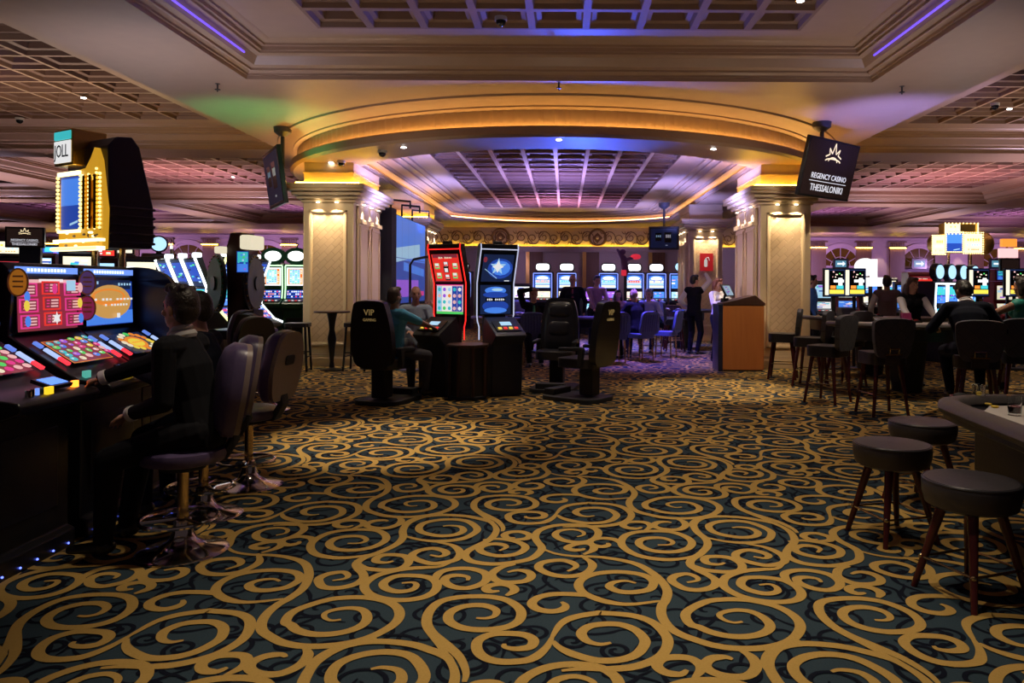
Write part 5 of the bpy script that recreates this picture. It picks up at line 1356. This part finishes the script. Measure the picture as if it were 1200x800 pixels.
def tv(label, c, rz, w, h_, tilt, art_, pole_top=None, name='television'):
    t = thing(name, label, 'screen', c, rz); T = Matrix.Rotation(tilt, 4, 'X')
    m = MB(T); m.box(-w / 2, w / 2, 0, .07, -h_ / 2, h_ / 2); m.box(-w * .3, w * .3, .07, .13, -h_ * .3, h_ * .3); m.build('housing', M_tv, t, bevel=.01)
    m = MB(T); m.box(-w / 2 + .03, w / 2 - .03, -.004, .002, -h_ / 2 + .035, h_ / 2 - .03); m.build('panel', M_tvs, t)
    if art_ == 'crown':
        g = thing.__call__ if False else None
        e = bpy.data.objects.new('display_art', None); COL.objects.link(e); e.parent = t; e.rotation_euler = (tilt, 0, 0)
        crown(e, (0, h_ * .18), h_ * .245, E_logo, -.010)
        k = h_ / .95
        text('REGENCY CASINO', .125 * k, E_wht, e, (0, -.012, -.13 * k)); text('THESSALONIKI', .155 * k, E_wht, e, (0, -.012, -.32 * k), sx=.95)
        m = MB(); m.box(-.55 * k, .55 * k, -.012, -.008, -.215 * k, -.205 * k); m.build('rule', E_wht, e)
    elif art_: screen(t, art_, w - .08, h_ - .08, T @ TR(0, -.008, 0), 6, EM_DIM)
    if pole_top is not None:
        m = MB(); dz = pole_top - c[2]; m.cyl((0, .16, -.1), (0, .16, dz), .035, n=10); m.lathe([(0, dz), (.16, dz), (.15, dz - .09), (.06, dz - .16), (0, dz - .16)], (0, .16), 16); m.box(-.06, .06, .08, .2, -.15, .1); m.build('ceiling_pole', M_grey, t)
    return t
p = at(973, 199, 12.7); tv('dark hanging screen with crown logo and white lettering, top right', (p.x, 12.7, p.z), radians(40), 1.56, .98, radians(14), 'crown', ZB, 'hanging_sign_screen')
p = at(320, 209, 13.4); tv('dark hanging screen seen nearly edge on, left of the rotunda', (p.x, 13.4, p.z), -radians(59), 1.42, 1.0, radians(8), 'dark_ui', ZB)
p = at(778, 279, 20.0); tv('black ceiling screen at the far right side of the rotunda', (p.x, 20.0, p.z), -.15, .80, .62, radians(8), 'dark_ui', 3.72)
p = at(870, 310, 20.5); tv('small dark wall screen between the two right columns', (5.0, 20.5, p.z), .2, .5, .45, 0, 'dark_ui', ZB)
p = at(29, 278, 13.0); tv('black crown-logo screen above the far left machines', (p.x, 13.0, p.z), .35, .58, .36, 0, 'crown', None, 'sign_screen')
m = MB(); o_ = None
t = thing('sign_stand', 'dark blue stand carrying the crown-logo screen at far left', 'stand', (p.x, 13.12, 0), .35); m.box(-.16, .16, 0, .12, 0, p.z - .16); m.build('post', M_navy, t, bevel=.01); m = MB(); m.box(-.3, .3, -.2, .3, 0, .05); m.build('foot', M_navy, t, bevel=.01)

# ---- LED wall between the left columns
t = thing('led_wall', 'tall blue LED video wall in a black frame between the left columns', 'screen', (-3.72, 17.95, 0), pi / 2)
screen(t, 'led_wall', 3.5, 1.95, TR(.08, -.03, 2.05), 2, emlist(.55, 'wall'))
m = MB()
m.box(-2.1, -1.66, -.06, .35, .2, 3.12); m.box(-1.66, 1.84, -.02, .2, 1.0, 3.04); m.box(-2.1, 1.9, 0, .3, .2, .30); m.box(-2.05, -1.95, -.05, .3, 0, .2); m.box(1.7, 1.8, 0, .3, 0, .4); m.build('frame', M_matte, t)
m = MB()
for x in (-1.5, -.4, .8): m.tube([(x, .1, 3.0), (x, .1, 3.35), (x + .35, -.25, 3.35), (x + .35, -.25, 3.2)], .025, 6)
m.build('bracket', M_matte, t)
t = thing('floor_lamp_arm', 'thin dark bent lamp arm in front of the LED wall', 'lamp', (-2.68, 13.0, 0)); m = MB(); m.tube([(0, 0, 0.02), (0, 0, 1.84), (.06, 0, 1.93), (.62, 0, 2.05), (.82, 0, 2.0)], .022, 8); m.build('arm', M_grey, t); m = MB(); m.ell((.84, 0, 1.93), (.07, .07, .09)); m.build('lamp_head', M_brass, t); m = MB(); m.lathe([(0, 0), (.18, 0), (.16, .03), (0, .03)]); m.build('base', M_grey, t)

# ---- exit/fire sign on the back right column
p = at(828, 307, 20.46); t = thing('fire_sign', 'small red sign with a white symbol on the back right column', 'sign', (p.x, 20.465, p.z))
m = MB(); m.box(-.18, .18, 0, .015, -.24, .24); m.build('plate', emis('sign_red', (.8, .02, .03), .25), t)
m = MB(); m.prism(rrect(.09, .20, .03, 3, -.02, -.03), -.004, 0, 'y'); m.box(-.035, .0, -.004, 0, .07, .11); m.tube([(-.01, -.002, .11), (.05, -.002, .13), (.08, -.002, .04)], .010, 5); m.build('extinguisher_symbol', emis('sign_white', (.9, .9, .9), .4), t)

# ---- statue-like topper above the back row
p = at(733, 302, 23.5); t = thing('figure_topper', 'red and purple costumed figure ornament on a stand above the back slot machines', 'ornament', (p.x, 23.5, 0))
m = MB(); m.cyl((0, 0, 0), (0, 0, 1.95), .05); m.box(-.3, .3, -.1, .2, 0, .06); m.build('stand', M_matte, t)
m = MB(); m.cap((0, 0, 1.95), (-.06, 0, 2.35), .12, .10); m.ell((-.08, 0, 2.55), .09); m.cap((-.1, 0, 2.32), (-.25, 0, 2.62), .05, .04); m.cap((.02, 0, 2.3), (.28, 0, 2.38), .06, .05); skinmesh(m, .015, 'figure', mat('figure_purple', (.12, .05, .16), .5, noise=.3), t)
m = MB(); m.ell((.32, 0, 2.40), (.17, .08, .09)); m.box(-.14, .02, -.14, -.10, 1.80, 1.98); m.build('red_flag', emis('flag_red', (.8, .03, .06), .7), t)

# ---- ceiling fittings
def downlight(u, v, z, label):
    p = atz(u, v, z); m = MB(); m.lathe([(.055, -.0), (.055, -.008), (.040, -.010)], n=16); o = m.build('downlight', M_chrome, None, (p.x, p.y, z)); tag(o, label, 'light', 'recessed downlights')
    m = MB(); m.lathe([(0, -.016), (.040, -.016), (.042, -.012), (0, -.012)], n=14); m.build('lens', emis('downlight_lens', (1, .95, .9), 18), o)
for u, v, lab in ((388, 190, 'small round downlight in the drum soffit left of the dome camera'), (473, 172, 'small round downlight in the drum soffit right of the second camera'), (655, 163, 'small round downlight in the blue-lit middle of the drum soffit'), (836, 174, 'small round downlight in the drum soffit right of the middle one'), (915, 195, 'small round downlight in the drum soffit beside the hanging sign screen')): downlight(u, v, 3.718, lab)
for u, v, z, lab in ((98, 114, ZT, 'small round downlight in the coffers at far left'), (1183, 127, ZT, 'small round downlight in the coffers at far right'), (273, 207, ZT, 'small round downlight in the pink-lit coffers left of the rotunda'), (938, 0, ZT, 'round downlight in the front ceiling tray at the top edge')): downlight(u, v, z - .002, lab)
def dome_cam(u, v, z, label):
    p = atz(u, v, z); t = thing('dome_camera', label, 'camera', (p.x, p.y, z)); m = MB(); m.cyl((0, 0, -.045), (0, 0, 0), .075, n=18); m.build('mount', mat('camera_white', (.6, .58, .55), .5, noise=.05), t); m = MB(); m.ell((0, 0, -.05), (.062, .062, .065), n=16); m.build('dome', M_darkglass, t)
for u, v, z, lab in ((400, 188, 3.72, 'black dome camera under the drum soffit by left capital'), (448, 176, 3.72, 'white-cased dome camera under the drum soffit, second from left'), (587, 20, ZT, 'dome camera in the front ceiling tray'), (23, 138, ZT, 'black dome camera in far left coffers'), (1166, 121, ZT, 'black dome camera in far right coffers')): dome_cam(u, v, z, lab)
def sprinkler(u, v, z, label):
    p = atz(u, v, z); t = thing('sprinkler', label, 'sprinkler', (p.x, p.y, z), 0, 'ceiling sprinklers'); m = MB(); m.cyl((0, 0, -.07), (0, 0, 0), .012, n=8); m.cyl((0, 0, -.005), (0, 0, 0), .035, n=12); m.build('pipe', M_grey, t); m = MB(); m.cyl((0, 0, -.09), (0, 0, -.08), .038, n=10); m.cyl((0, 0, -.115), (0, 0, -.07), .008, n=6); m.build('deflector', M_grey, t)
for u, v, lab in ((255, 98, 'sprinkler head hanging from the green-lit ceiling'), (655, 96, 'sprinkler head above the middle of the drum'), (1057, 101, 'sprinkler head hanging from the violet-lit ceiling')): sprinkler(u, v, ZB, lab)
p = atz(722, 20, ZT); m = MB(); m.box(-.12, .12, -.1, .1, -.006, .0, 0)
for k in range(6): m.box(-.11, .11, -.09 + k * .032, -.075 + k * .032, -.012, -.006, 1)
o = m.build('air_vent', [M_matte, M_grey], None, (p.x, p.y, ZT + .19)); tag(o, 'dark square air vent in a coffer of the front tray', 'vent')

# ================================================================== RIGHT BACKGROUND
def monitor_stand(label, u, Y, rz=0):
    p = at(u, 331, Y); t = thing('table_display', label, 'screen', (p.x, Y, 0), rz, 'tall game displays at the card tables')
    w_, h_ = .40, .52; zc = p.z; m = MB(); m.box(-w_ / 2, w_ / 2, 0, .06, zc - h_ / 2, zc + h_ / 2); m.build('housing', M_black, t, bevel=.008)
    screen(t, 'baccarat', w_ - .03, h_ - .03, TR(0, -.004, zc), 8, EM_F)
    m = MB(); m.cyl((0, .04, .05), (0, .04, zc - h_ / 2), .03, n=10); m.box(-.18, .18, -.12, .2, 0, .05); m.build('stand', M_matte, t)
for lab, u, Y, rz in (('tall game display nearest the right column', 978, 13.6, .0), ('tall game display second from the right column', 1002, 13.6, .0), ('tall game display right of the red slot machine', 1147, 13.6, 0), ('tall game display at right picture edge', 1190, 13.6, 0)): monitor_stand(lab, u, Y, rz)
M_redc = mat('red_cabinet', (.22, .015, .03), .35, noise=.2)
p = at(1079, 340, 17.5); upright('red slot machine with two small white lamps, behind the dealers', (p.x, 17.5, 0), 0, 'red_cards', 'cream_text', M_redc, 'none', 1.85, .62, EM_N, 5)
for i, u in enumerate((1019, 1041)):
    p = at(u, 340, 24.0); upright('wide bright white-screened slot machine, %s of a pair behind the card tables' % ('left', 'right')[i], (p.x, 24.0, 0), 0, 'chaos', 'chaos', M_navy, 'none', 1.80, .56, EM_F, 61 + i)
for i, u in enumerate((956, 940)):
    pass
p = at(1022, 318, 18.5); t = thing('glowing_topper', 'glowing white round-and-tall topper sign in front of the wall light', 'sign', (p.x, 18.5, 0)); m = MB()
n = 22; m.prism([(-.17 + .24 * cos(2 * pi * i / n), 1.98 + .22 * sin(2 * pi * i / n)) for i in range(n)], -.06, .1, 'y'); m.box(-.02, .11, -.06, .1, 1.55, 2.18); m.prism(rrect(.7, .22, .1, 4, .1, 1.62), -.05, .1, 'y'); m.build('lit_face', EM_F[WHT], t, bevel=.03); m = MB(); m.cyl((0, .1, 0), (0, .1, 1.6), .05); m.box(-.4, .4, -.2, .4, 0, .06); m.build('post', M_matte, t)
for i, u in enumerate((1099, 1111, 1125, 1138)):
    p = Vector((7.56 + .385 * i, 15.2 + .27 * i, 0)); Y = p.y; upright('blue-lit slim slot machine with glowing disc on top, %s of four' % ordinal(i, 4), (p.x, Y, 0), radians(35), 'blue_game', 'blue_game', M_navy, 'disc', 1.62, .44, EM_F, 80 + i, E_edge, 'four slim machines with glowing discs')
rowR = [(962, 'none', 20), (993, 'none', 21.5), (1062, 'none', 21), (1160, 'none', 20.5), (1176, 'box', 19), (1198, 'box', 20)]
for i, (u, tp, Y) in enumerate(rowR):
    p = at(u, 340, Y); upright('dim blue and red slot machine in the far right background, %s of them' % ordinal(i, len(rowR)), (p.x, Y, 0), R.uniform(-.3, .3), 'chaos', 'chaos', [M_navy, M_redc, M_black][i % 3], tp, 1.65, .62, EM_N, 90 + i, None, 'far right background machines')
p = at(1184, 310, 15.0); tv('small black screen above the right edge machines', (p.x, 15.0, p.z), 0, .40, .26, 0, None, None, 'television'); t = thing('screen_post', 'thin dark post under the small black screen at right', 'stand', (p.x, 15.1, 0)); m = MB(); m.cyl((0, 0, 0), (0, 0, p.z - .05), .03); m.box(-.2, .2, -.15, .15, 0, .05); m.build('post', M_matte, t); m = MB(); m.box(-.17, .19, -.05, .05, p.z + .14, p.z + .33, 0); m.box(-.13, .16, -.06, .05, p.z + .36, p.z + .52, 1); m.box(-.02, .02, 0, .04, p.z - .1, p.z + .4, 2); m.build('lit_topper', [EM_F[PNK], EM_F[ORG], M_matte], t, bevel=.01)
# cluster topper sign
p = at(1126, 284, 17.0); t = thing('cluster_topper_sign', 'gold multi-panel lit topper sign above the four slim machines', 'sign', (p.x, 17.0, p.z), .0)
m = MB(); m.prism(rrect(1.2, .42, .16, 4, 0, -.02), .0, .35, 'y', 0); m.box(-.36, .36, -.02, .3, .18, .44, 0); m.ell((.62, .15, -.02), (.2, .2, .26), 0); m.build('shell', M_gold, t, bevel=.02)
for (x, z, w_, h_, kd) in ((-.52, -.06, .28, .40, 'cream_text'), (-.17, .0, .36, .42, 'plain_blue'), (.26, -.02, .42, .44, 'cream_text'), (-.20, .31, .34, .22, 'cream_text')): screen(t, kd, w_, h_, TR(x, -.04, z), int(x * 100), EM_F)
m = MB(); rr = random.Random(2)
for (x0, x1, z0, z1) in ((-.36, .02, -.22, .23), (.04, .48, -.25, .22), (-.67, -.37, -.27, .15), (-.38, .36, .19, .43)):
    for q in range(10):
        tt = q / 9
        for a, b in ((x0 + (x1 - x0) * tt, z0), (x0 + (x1 - x0) * tt, z1), (x0, z0 + (z1 - z0) * tt), (x1, z0 + (z1 - z0) * tt)): m.ell((a, -.05, b), .016, n=6, m=4)
m.build('bulbs', emis('bulb_warm_b', (1, .75, .3), 3), t)['kind'] = 'stuff'
m = MB(); m.cyl((-.2, .15, -p.z + .02), (-.2, .15, -.2), .03); m.cyl((.3, .15, -p.z + .02), (.3, .15, -.2), .03); m.box(-.4, .5, 0, .3, -p.z, -p.z + .03); m.build('post', M_brass, t)
# small lit exit signs on the far wall
for i, u in enumerate((985, 1077, 1168)):
    p = at(u, 309, 41.9); m = MB(); m.box(-.42, .42, -.05, 0, -.28, .28, 0); m.box(-.3, .3, -.06, -.05, -.18, .18, 1); m.prism([(.1 + q[0], q[1]) for q in ((-.3, -.05), (0, -.05), (0, -.15), (.15, 0), (0, .15), (0, .05), (-.3, .05))], -.07, -.06, 'y', 2)
    o = m.build('exit_sign', [M_black, emis('exit_dim', (.1, .35, .4), .6), emis('exit_white', (.8, .95, 1), 1)], None, (p.x, 41.9, p.z)); tag(o, 'small teal exit sign below the %s arched window of the right wall' % ('left', 'middle', 'right')[i], 'sign')

# ---- seats in the rotunda
def side_chair(label, loc, rz, m=None, group='blue-lit chairs at rotunda tables'):
    t = thing('slatted_chair', label, 'chair', loc, rz, group); m_ = m or M_vinBl
    b = MB(); b.M = Matrix.Translation((0, .20, .5)) @ Matrix.Rotation(radians(-8), 4, 'X') @ Matrix.Translation((0, 0, -.5)); b.prism(smooth_loop([(-.2, .56), (.2, .56), (.23, .80), (.19, .97), (0, 1.0), (-.19, .97), (-.23, .80)]), 0, .05, 'y')
    for q in range(-3, 4): b.cyl((q * .055, .05, .60), (q * .055, .05, .94), .016, n=6)
    b.build('backrest', m_, t, bevel=.01)
    s = MB(); s.prism(rrect(.44, .42, .10, 4), .46, .55, 'z'); s.build('seat', m_, t, bevel=.02)
    for a in (-1, 1):
        for b_ in (-1, 1): l = MB(); l.cyl((a * .18, b_ * .17, 0), (a * .16, b_ * .15, .47), .018, n=8); l.build('leg', M_brass, t)
M_vinBl = mat('slate_blue_vinyl', (.09, .12, .22), .4, noise=.15, nscale=30); M_br = mat('mauve_brown_vinyl', (.12, .065, .07), .5, noise=.15, nscale=30)
for lab, x, y, rz in (('blue-lit chair in front of the round blue table, left of three', .95, 14.55, pi + .3), ('blue-lit chair under the dark-jacketed seated man', 1.52, 14.95, pi + .6), ('blue-lit chair right of the dark-jacketed seated man', 2.12, 15.7, pi + 1.1), ('blue-lit chair under the person with green shirt', -.60, 14.2, pi), ('blue-lit chair left of the person with green shirt', -1.25, 14.35, pi - .3)): side_chair(lab, (x, y, 0), rz)
for i, (u, Y) in enumerate(((757, 18.8), (787, 20))):
    p = at(u, 360, Y); side_chair('mauve-brown backed chair at the back slot machines, %s' % ('carrying the bare-legged woman', 'empty one to her right')[i], (p.x, Y, .0), pi, M_br, 'mauve-brown chairs at the back machines')
for i, (u, Y) in enumerate(((790, 17.3), (788, 18.1), (856, 17.9), (845, 19.3))):
    p = at(u, 390, Y); table_chair('dark high stool-chair at the console behind the waiter, %s' % ('nearest', 'second on left', 'by the lectern', 'farthest by the column')[i], (p.x, Y, 0), (pi / 2, pi / 2, -pi / 2, -pi / 2)[i], 'dark chairs at the console', False)
# ================================================================== CAST
M_polo = mat('blue_polo', (.08, .38, .62), .8, noise=.08, nscale=40); M_jeans = mat('grey_jeans', (.05, .05, .06), .85, noise=.15, nscale=50)
M_green = mat('teal_dress', (.03, .30, .24), .6, noise=.1, nscale=30); M_pinkS = mat('mauve_striped_shirt', (.30, .17, .22), .8, noise=.2, nscale=20)
M_gvest = mat('grey_waistcoat', (.16, .11, .11), .8, noise=.1, nscale=40); M_burg = mat('burgundy_shirt', (.10, .012, .03), .8, noise=.1); M_lav = mat('lavender_shirt', (.30, .30, .48), .8, noise=.1, nscale=30)
M_grnS = mat('green_shirt', (.06, .36, .22), .8, noise=.1)
# man in the dark suit on the nearest stool, facing -x (rz -90deg turns local -y to -x)
person('man in a black suit with white collar playing at the left slot bank', (-2.03, 4.20, 0), -pi / 2, seat=.60, lean=.24, twist=.0,
       hands=((.12, -.32, .79), (-.09, -.64, .945)), curl=(.5, .9), feet=((.17, -.44, .12), (-.12, -.48, .12)), head=(-.40, -.14), sc=1.0, top=M_suit, legs=M_suit, hair=M_hairD,
       collar=M_white, cuff=M_white, vox=.0058, detail=True, poles=((.35, .6, -.6), (-.5, .6, -.6)), fat=1.04)
# neighbour hidden behind him: only an arm reaches the deck
person('person in dark clothes mostly hidden behind the suited man, hand on the deck', (-2.27, 4.88, 0), -pi / 2, seat=.60, lean=.22, hands=((.20, -.40, .95), (-.05, -.42, .94)), curl=(.25, .3), feet=((.14, -.38, .12), (-.14, -.38, .12)), sc=.95, top=M_suitN, legs=M_suitN, vox=.0075)
# VIP man
person('man in a blue polo shirt seated in the lettered gaming chair', (-2.19, 9.60, 0), pi - radians(38), seat=.56, lean=.02, hands=((.02, -.52, .95), (-.12, -.56, .93)), curl=(.7, .7), feet=((.14, -.42, .14), (-.14, -.42, .14)), head=(.1, 0), top=M_polo, legs=M_jeans, skin=M_skin2, hair=mat('hair_brown_grey', (.07, .05, .04), .5, noise=.4, nscale=80), sleeve='short', vox=.010, poles=((.9, .2, -.5), (-.9, .2, -.5)), fat=1.12)
# older man beyond
person('older bald man facing the camera behind the polo-shirted man', (-2.18, 10.95, 0), radians(20), seat=.58, lean=.05, hands=((.15, -.42, .85), (-.15, -.42, .85)), top=mat('pale_blue_shirt', (.28, .36, .48), .8, noise=.1), legs=M_jeans, hair=M_hairG, style='bald', vox=.012)
# waiter
person('waiter in black waistcoat raising a white sleeved arm to his head', (2.84, 16.5, 0), pi - .75, hands=((.20, -.10, 1.02), (-.12, -.28, 1.76)), curl=(.4, .5), head=(-.3, .06), top=M_white, legs=M_suit, vest=M_suit, hair=M_hairB, vox=.012, poles=((.6, .45, -.55), (-1, -.2, .1)))
# woman at lectern
person('woman with auburn ponytail in a white shirt behind the lectern', (3.03, 14.9, 0), .6, hands=((.12, -.38, 1.22), (-.15, -.36, 1.20)), head=(0, .1), sc=.95, top=M_white, legs=M_suit, hair=M_hairR, style='tied', female=True, vox=.012)
# rotunda people
person('seated person in dark jacket and green shirt, hand to the face', (-.60, 14.25, 0), .15, seat=.55, lean=.1, hands=((.18, -.36, .86), (-.05, -.20, 1.42)), top=M_suit, legs=M_suit, hair=mat('hair_copper', (.16, .05, .03), .5, noise=.3, nscale=80), tie=M_grnS, vox=.013)
person('standing man in black jacket over burgundy shirt behind the gaming chairs', (.17, 16.6, 0), 0.0, top=M_suit, legs=M_suit, hair=M_hairG, style='bald', tie=M_burg, vox=.013, skin=M_skin2, fat=1.1)
person('dark-haired dealer in mauve striped shirt leaning over the blue table', (.70, 17.5, 0), .3, lean=.22, hands=((.20, -.50, .92), (-.15, -.50, .92)), top=M_pinkS, legs=M_suit, hair=M_hairB, vox=.013)
person('dark-haired woman in mauve seated at the blue table facing the camera', (1.22, 17.42, 0), .1, seat=.55, lean=.15, hands=((.16, -.40, .90), (-.16, -.40, .90)), top=M_pinkS, legs=M_suit, hair=M_hairB, style='long', female=True, vox=.013, sc=.95)
person('person in lavender shirt seated behind the blue table, right of the mauve woman', (1.95, 17.25, 0), -.3, seat=.55, lean=.3, hands=((.16, -.42, .88), (-.16, -.42, .88)), top=M_lav, legs=M_suit, hair=M_hairG, vox=.013)
person('bald man in dark jacket seated with his back turned at the blue table', (1.47, 15.10, 0), pi + .6, seat=.55, lean=.22, hands=((.16, -.42, .88), (-.16, -.42, .88)), top=M_suit, legs=M_suit, hair=M_hairG, style='bald', vox=.013, skin=M_skin2, fat=1.12)
p = at(762, 360, 18.5); person('bare-legged woman in sandals seated sideways on the mauve-brown chair', (p.x, 18.7, 0), pi * .65, seat=.55, lean=.05, hands=((.16, -.36, .95), (-.16, -.40, .92)), feet=((.12, -.46, .1), (-.02, -.55, .12)), top=M_pinkS, legs=M_suit, skirt=True, female=True, sleeve='none', hair=M_hairB, style='tied', vox=.013, sc=.95)
for lab, u, Y, tp, hr in (('seated player in blue light left of the green-shirted person', 607, 16.8, M_lav, M_hairD),): 
    p = at(u, 360, Y); person(lab, (p.x, Y, 0), .6, seat=.55, lean=.25, hands=((.16, -.4, .88), (-.16, -.4, .88)), top=tp, legs=M_suit, hair=hr, vox=.014)
# right side
p = at(1140, 380, 8.5); person('man in dark navy suit leaning over the card table at right, back turned', (p.x, 8.5, 0), pi - .25, seat=.72, lean=.52, side=.0, hands=((.28, -.50, 1.00), (-.26, -.50, 1.00)), feet=((.16, -.30, .30), (-.16, -.30, .30)), head=(.3, .45), top=M_suitN, legs=M_suitN, hair=M_hairB, collar=M_white, vox=.010, fat=1.16, sc=1.10)
t_ = table_chair('quilted high chair with gold handle under the leaning man in navy suit', (p.x + .02, 8.46, 0), pi - .35, 'quilted high chairs at the card tables', True)
p = at(1094, 380, 10.75); person('female dealer with long brown hair, white shirt and black waistcoat', (p.x, 11.45, 0), -.15, hands=((.20, -.46, 1.06), (-.16, -.46, 1.06)), head=(.35, .12), sc=.95, lean=.06, top=M_white, legs=M_suit, vest=M_suit, hair=mat('hair_brown', (.055, .025, .015), .45, noise=.4, nscale=80), style='long', female=True, vox=.011)
p = at(1196, 380, 8.7); person('woman in teal dress seated at right picture edge, arm on the table', (p.x + .28, 9.0, 0), pi + .5, seat=.74, lean=.12, hands=((.34, -.62, 1.03), (-.10, -.40, 1.0)), feet=((.12, -.34, .3), (-.05, -.34, .3)), top=M_green, legs=M_green, skirt=True, female=True, sleeve='none', hair=M_hairD, style='tied', vox=.011, skin=M_skin2)
p = at(1061, 380, 13.0); person('man in grey waistcoat standing with his back turned behind the tables', (p.x, 13.75, 0), pi - .2, hands=(None, None), top=M_white, legs=M_suit, vest=M_gvest, hair=M_hairB, vox=.012, sc=.98)
p = at(950, 380, 16.0); person('person in bright blue shirt half hidden behind the right column', (p.x + .1, 16.2, 0), 1.2, top=mat('bright_blue_shirt', (.03, .12, .5), .8, noise=.1), legs=M_suit, hair=M_hairB, vox=.014)
p = at(1172, 370, 13.5); person('seated person in pale shirt beyond the tables near right edge', (p.x, 14.2, 0), pi - .6, seat=.6, lean=.2, hands=((.16, -.4, .9), (-.16, -.4, .9)), top=M_lav, legs=M_suit, hair=M_hairB, vox=.014)
# ================================================================== ROOM LAMPS AND ADDED FILL SPOTS
WARM = (1.0, .82, .60)
def wash(x, y, z, p, col, tgt, ang=90): light('SPOT', (x, y, z), p, col, .15, tgt, ang, .8)  # unseen spot without a fitting, added to light a surface
def down(x, y, z, p, ang=75, col=WARM, blend=.7, tgt=None):
    light('SPOT', (x, y, z), p, col, .06, tgt or (x, y, 0), ang, blend)
# downlights in the front tray, side bays and rotunda, plus added fill spots
for x, y, p in ((-.6, 4.2, 260), (1.0, 4.4, 190), (.2, 2.9, 300), (1.0, 8.0, 240), (2.2, 8.5, 60), (-.8, 9.0, 120)):
    down(x, y, 4.65, p, 58)
down(-1.7, 7.2, 4.65, 980, 34); down(2.2, 10.9, 4.25, 800, 40); down(-3.2, 11.6, 4.25, 180, 50); down(2.0, 6.0, 4.65, 160, 50); down(2.1, 4.4, 4.6, 60, 45)
for x in (-4.3, 4.0): light('SPOT', (x * .98, 10.4, 4.25), 260, WARM, .1, (x, 13.8, 2.1), 42, .8)  # fill spots added to brighten the front column faces
wash(-1.2, 14.9, 2.2, 130, (.80, .62, .95), (-3.9, 14.7, 2.2), 80); wash(.9, 14.9, 2.2, 130, (.80, .62, .95), (3.6, 14.7, 2.2), 80)  # unseen lilac spots added in mid-air to light the inner pilasters
down(-1.6, 4.0, 4.6, 130, 26, WARM, .8, (-2.55, 4.25, .95)); down(2.2, 10.7, 4.25, 260, 30, WARM, .8, (3.1, 13.3, .7))  # added spots aimed at the player's hands and the lectern
for x, y, p in ((4.6, 9.2, 260), (3.9, 11.0, 160), (-1.3, 10.2, 160), (.1, 10.2, 90), (6.6, 10.2, 160)): down(x, y, 4.2, p, 60, WARM, .8)
for x, y in ((-9, 11), (-8, 19), (-11, 24), (9, 11), (8.5, 19), (12, 24), (-12, 15), (18, 21), (-18, 21)):
    down(x, y, 4.6, 200, 80)
down(2.9, 3.9, 4.6, 90, 28)  # extra spot added to brighten the foreground table
# unseen spots added in mid-air to tint and lift ceilings, walls and floor
wash(-.2, 17.5, 2.3, 1300, (.30, .26, 1.0), (-.2, 17.5, 4.1), 140)
wash(-.2, 23.0, 2.6, 900, (.62, .32, .9), (-.2, 23, 4.1), 140)
wash(.3, 13.6, 2.2, 900, (.04, .10, 1.0), (.1, 11.7, 3.7), 85)
wash(-4.9, 12.0, 2.3, 130, (.15, 1.0, .40), (-5.0, 12.5, 4.3), 85)
wash(5.0, 11.6, 2.3, 420, (.28, .25, 1.0), (5.2, 12.2, 4.3), 85)
for x in (-11, 11):
    wash(x, 21, 2.4, 900, (.85, .42, .62), (x, 21.5, 4.6), 120)
    wash(x, 31, 2.4, 900, (.50, .25, .85), (x, 31, 4.6), 120)
for x in (-20, 20):
    wash(x, 21, 2.4, 900, (.70, .45, .70), (x, 21, 4.6), 120)
    wash(x, 32, 2.4, 1000, (.50, .25, .85), (x, 32, 4.6), 130)
for x, y, p in ((-2.5, 8.2, 26), (2.5, 8.2, 22), (0, 8.6, 24), (-8.5, 12, 260), (8.5, 12, 200), (-9, 7, 160), (-3, 10.9, 30), (3, 10.9, 26), (-10, 19.5, 160), (10, 19.5, 160)): wash(x, y, 2.3, p, (1.0, .78, .62), (x, y + .3, 4.3), 130)  # warm uplights added as fill for the nearer ceilings
wash(-5.1, 9.0, 2.2, 130, (.72, .70, 1.0), (-5.1, 9.5, 4.3), 120); wash(5.0, 9.0, 2.2, 80, (.78, .72, .95), (5.0, 9.2, 4.3), 120)
wash(-9, 8.5, 2.4, 160, (.30, .30, 1.0), (-9.5, 10, 4.9), 70)
for x in (-24, -16, 14, 22, 30):
    wash(x, 38, 2.6, 900, (.62, .36, .85), (x, 42, 3.2), 130)
wash(1.2, 15.0, 3.6, 2200, (.15, .10, 1.0), (1.6, 15.0, 0), 70); wash(1.0, 19.0, 3.6, 3500, (.14, .12, 1.0), (1.2, 18.5, 0), 80); wash(-1.5, 17.5, 3.6, 700, (.14, .16, 1.0), (-1.5, 17.0, 0), 75)
wash(2.6, 18.6, 3.6, 500, (.08, .30, 1.0), (2.3, 18.2, 0), 60)
for x, y in ((-2.9, 14.5), (2.6, 14.5), (-2.9, 19), (2.6, 19), (-2.2, 24.2), (1.8, 24.2)): wash(x, y, 2.6, 480, (.27, .28, 1.0), (x * 1.15, y + .2, 4.0), 120)
for x in (-6, -2, 2, 6): wash(x, 27.0, 2.3, 40, (.62, .42, .85), (x, 29, 2.6), 110)

for x, y in ((-11, 16.2), (11, 16.2), (-11, 25.8), (11, 25.8), (-20, 25.8), (20, 25.8), (-15, 20), (15, 20), (-15, 30), (15, 30), (-18, 36.5), (18, 36.5), (-28, 36.5), (28, 36.5)):
    wash(x, y, 1.9, 420, (.80, .60, .85), (x, y, 4.3), 135)  # lilac uplights added to brighten the far beam soffits
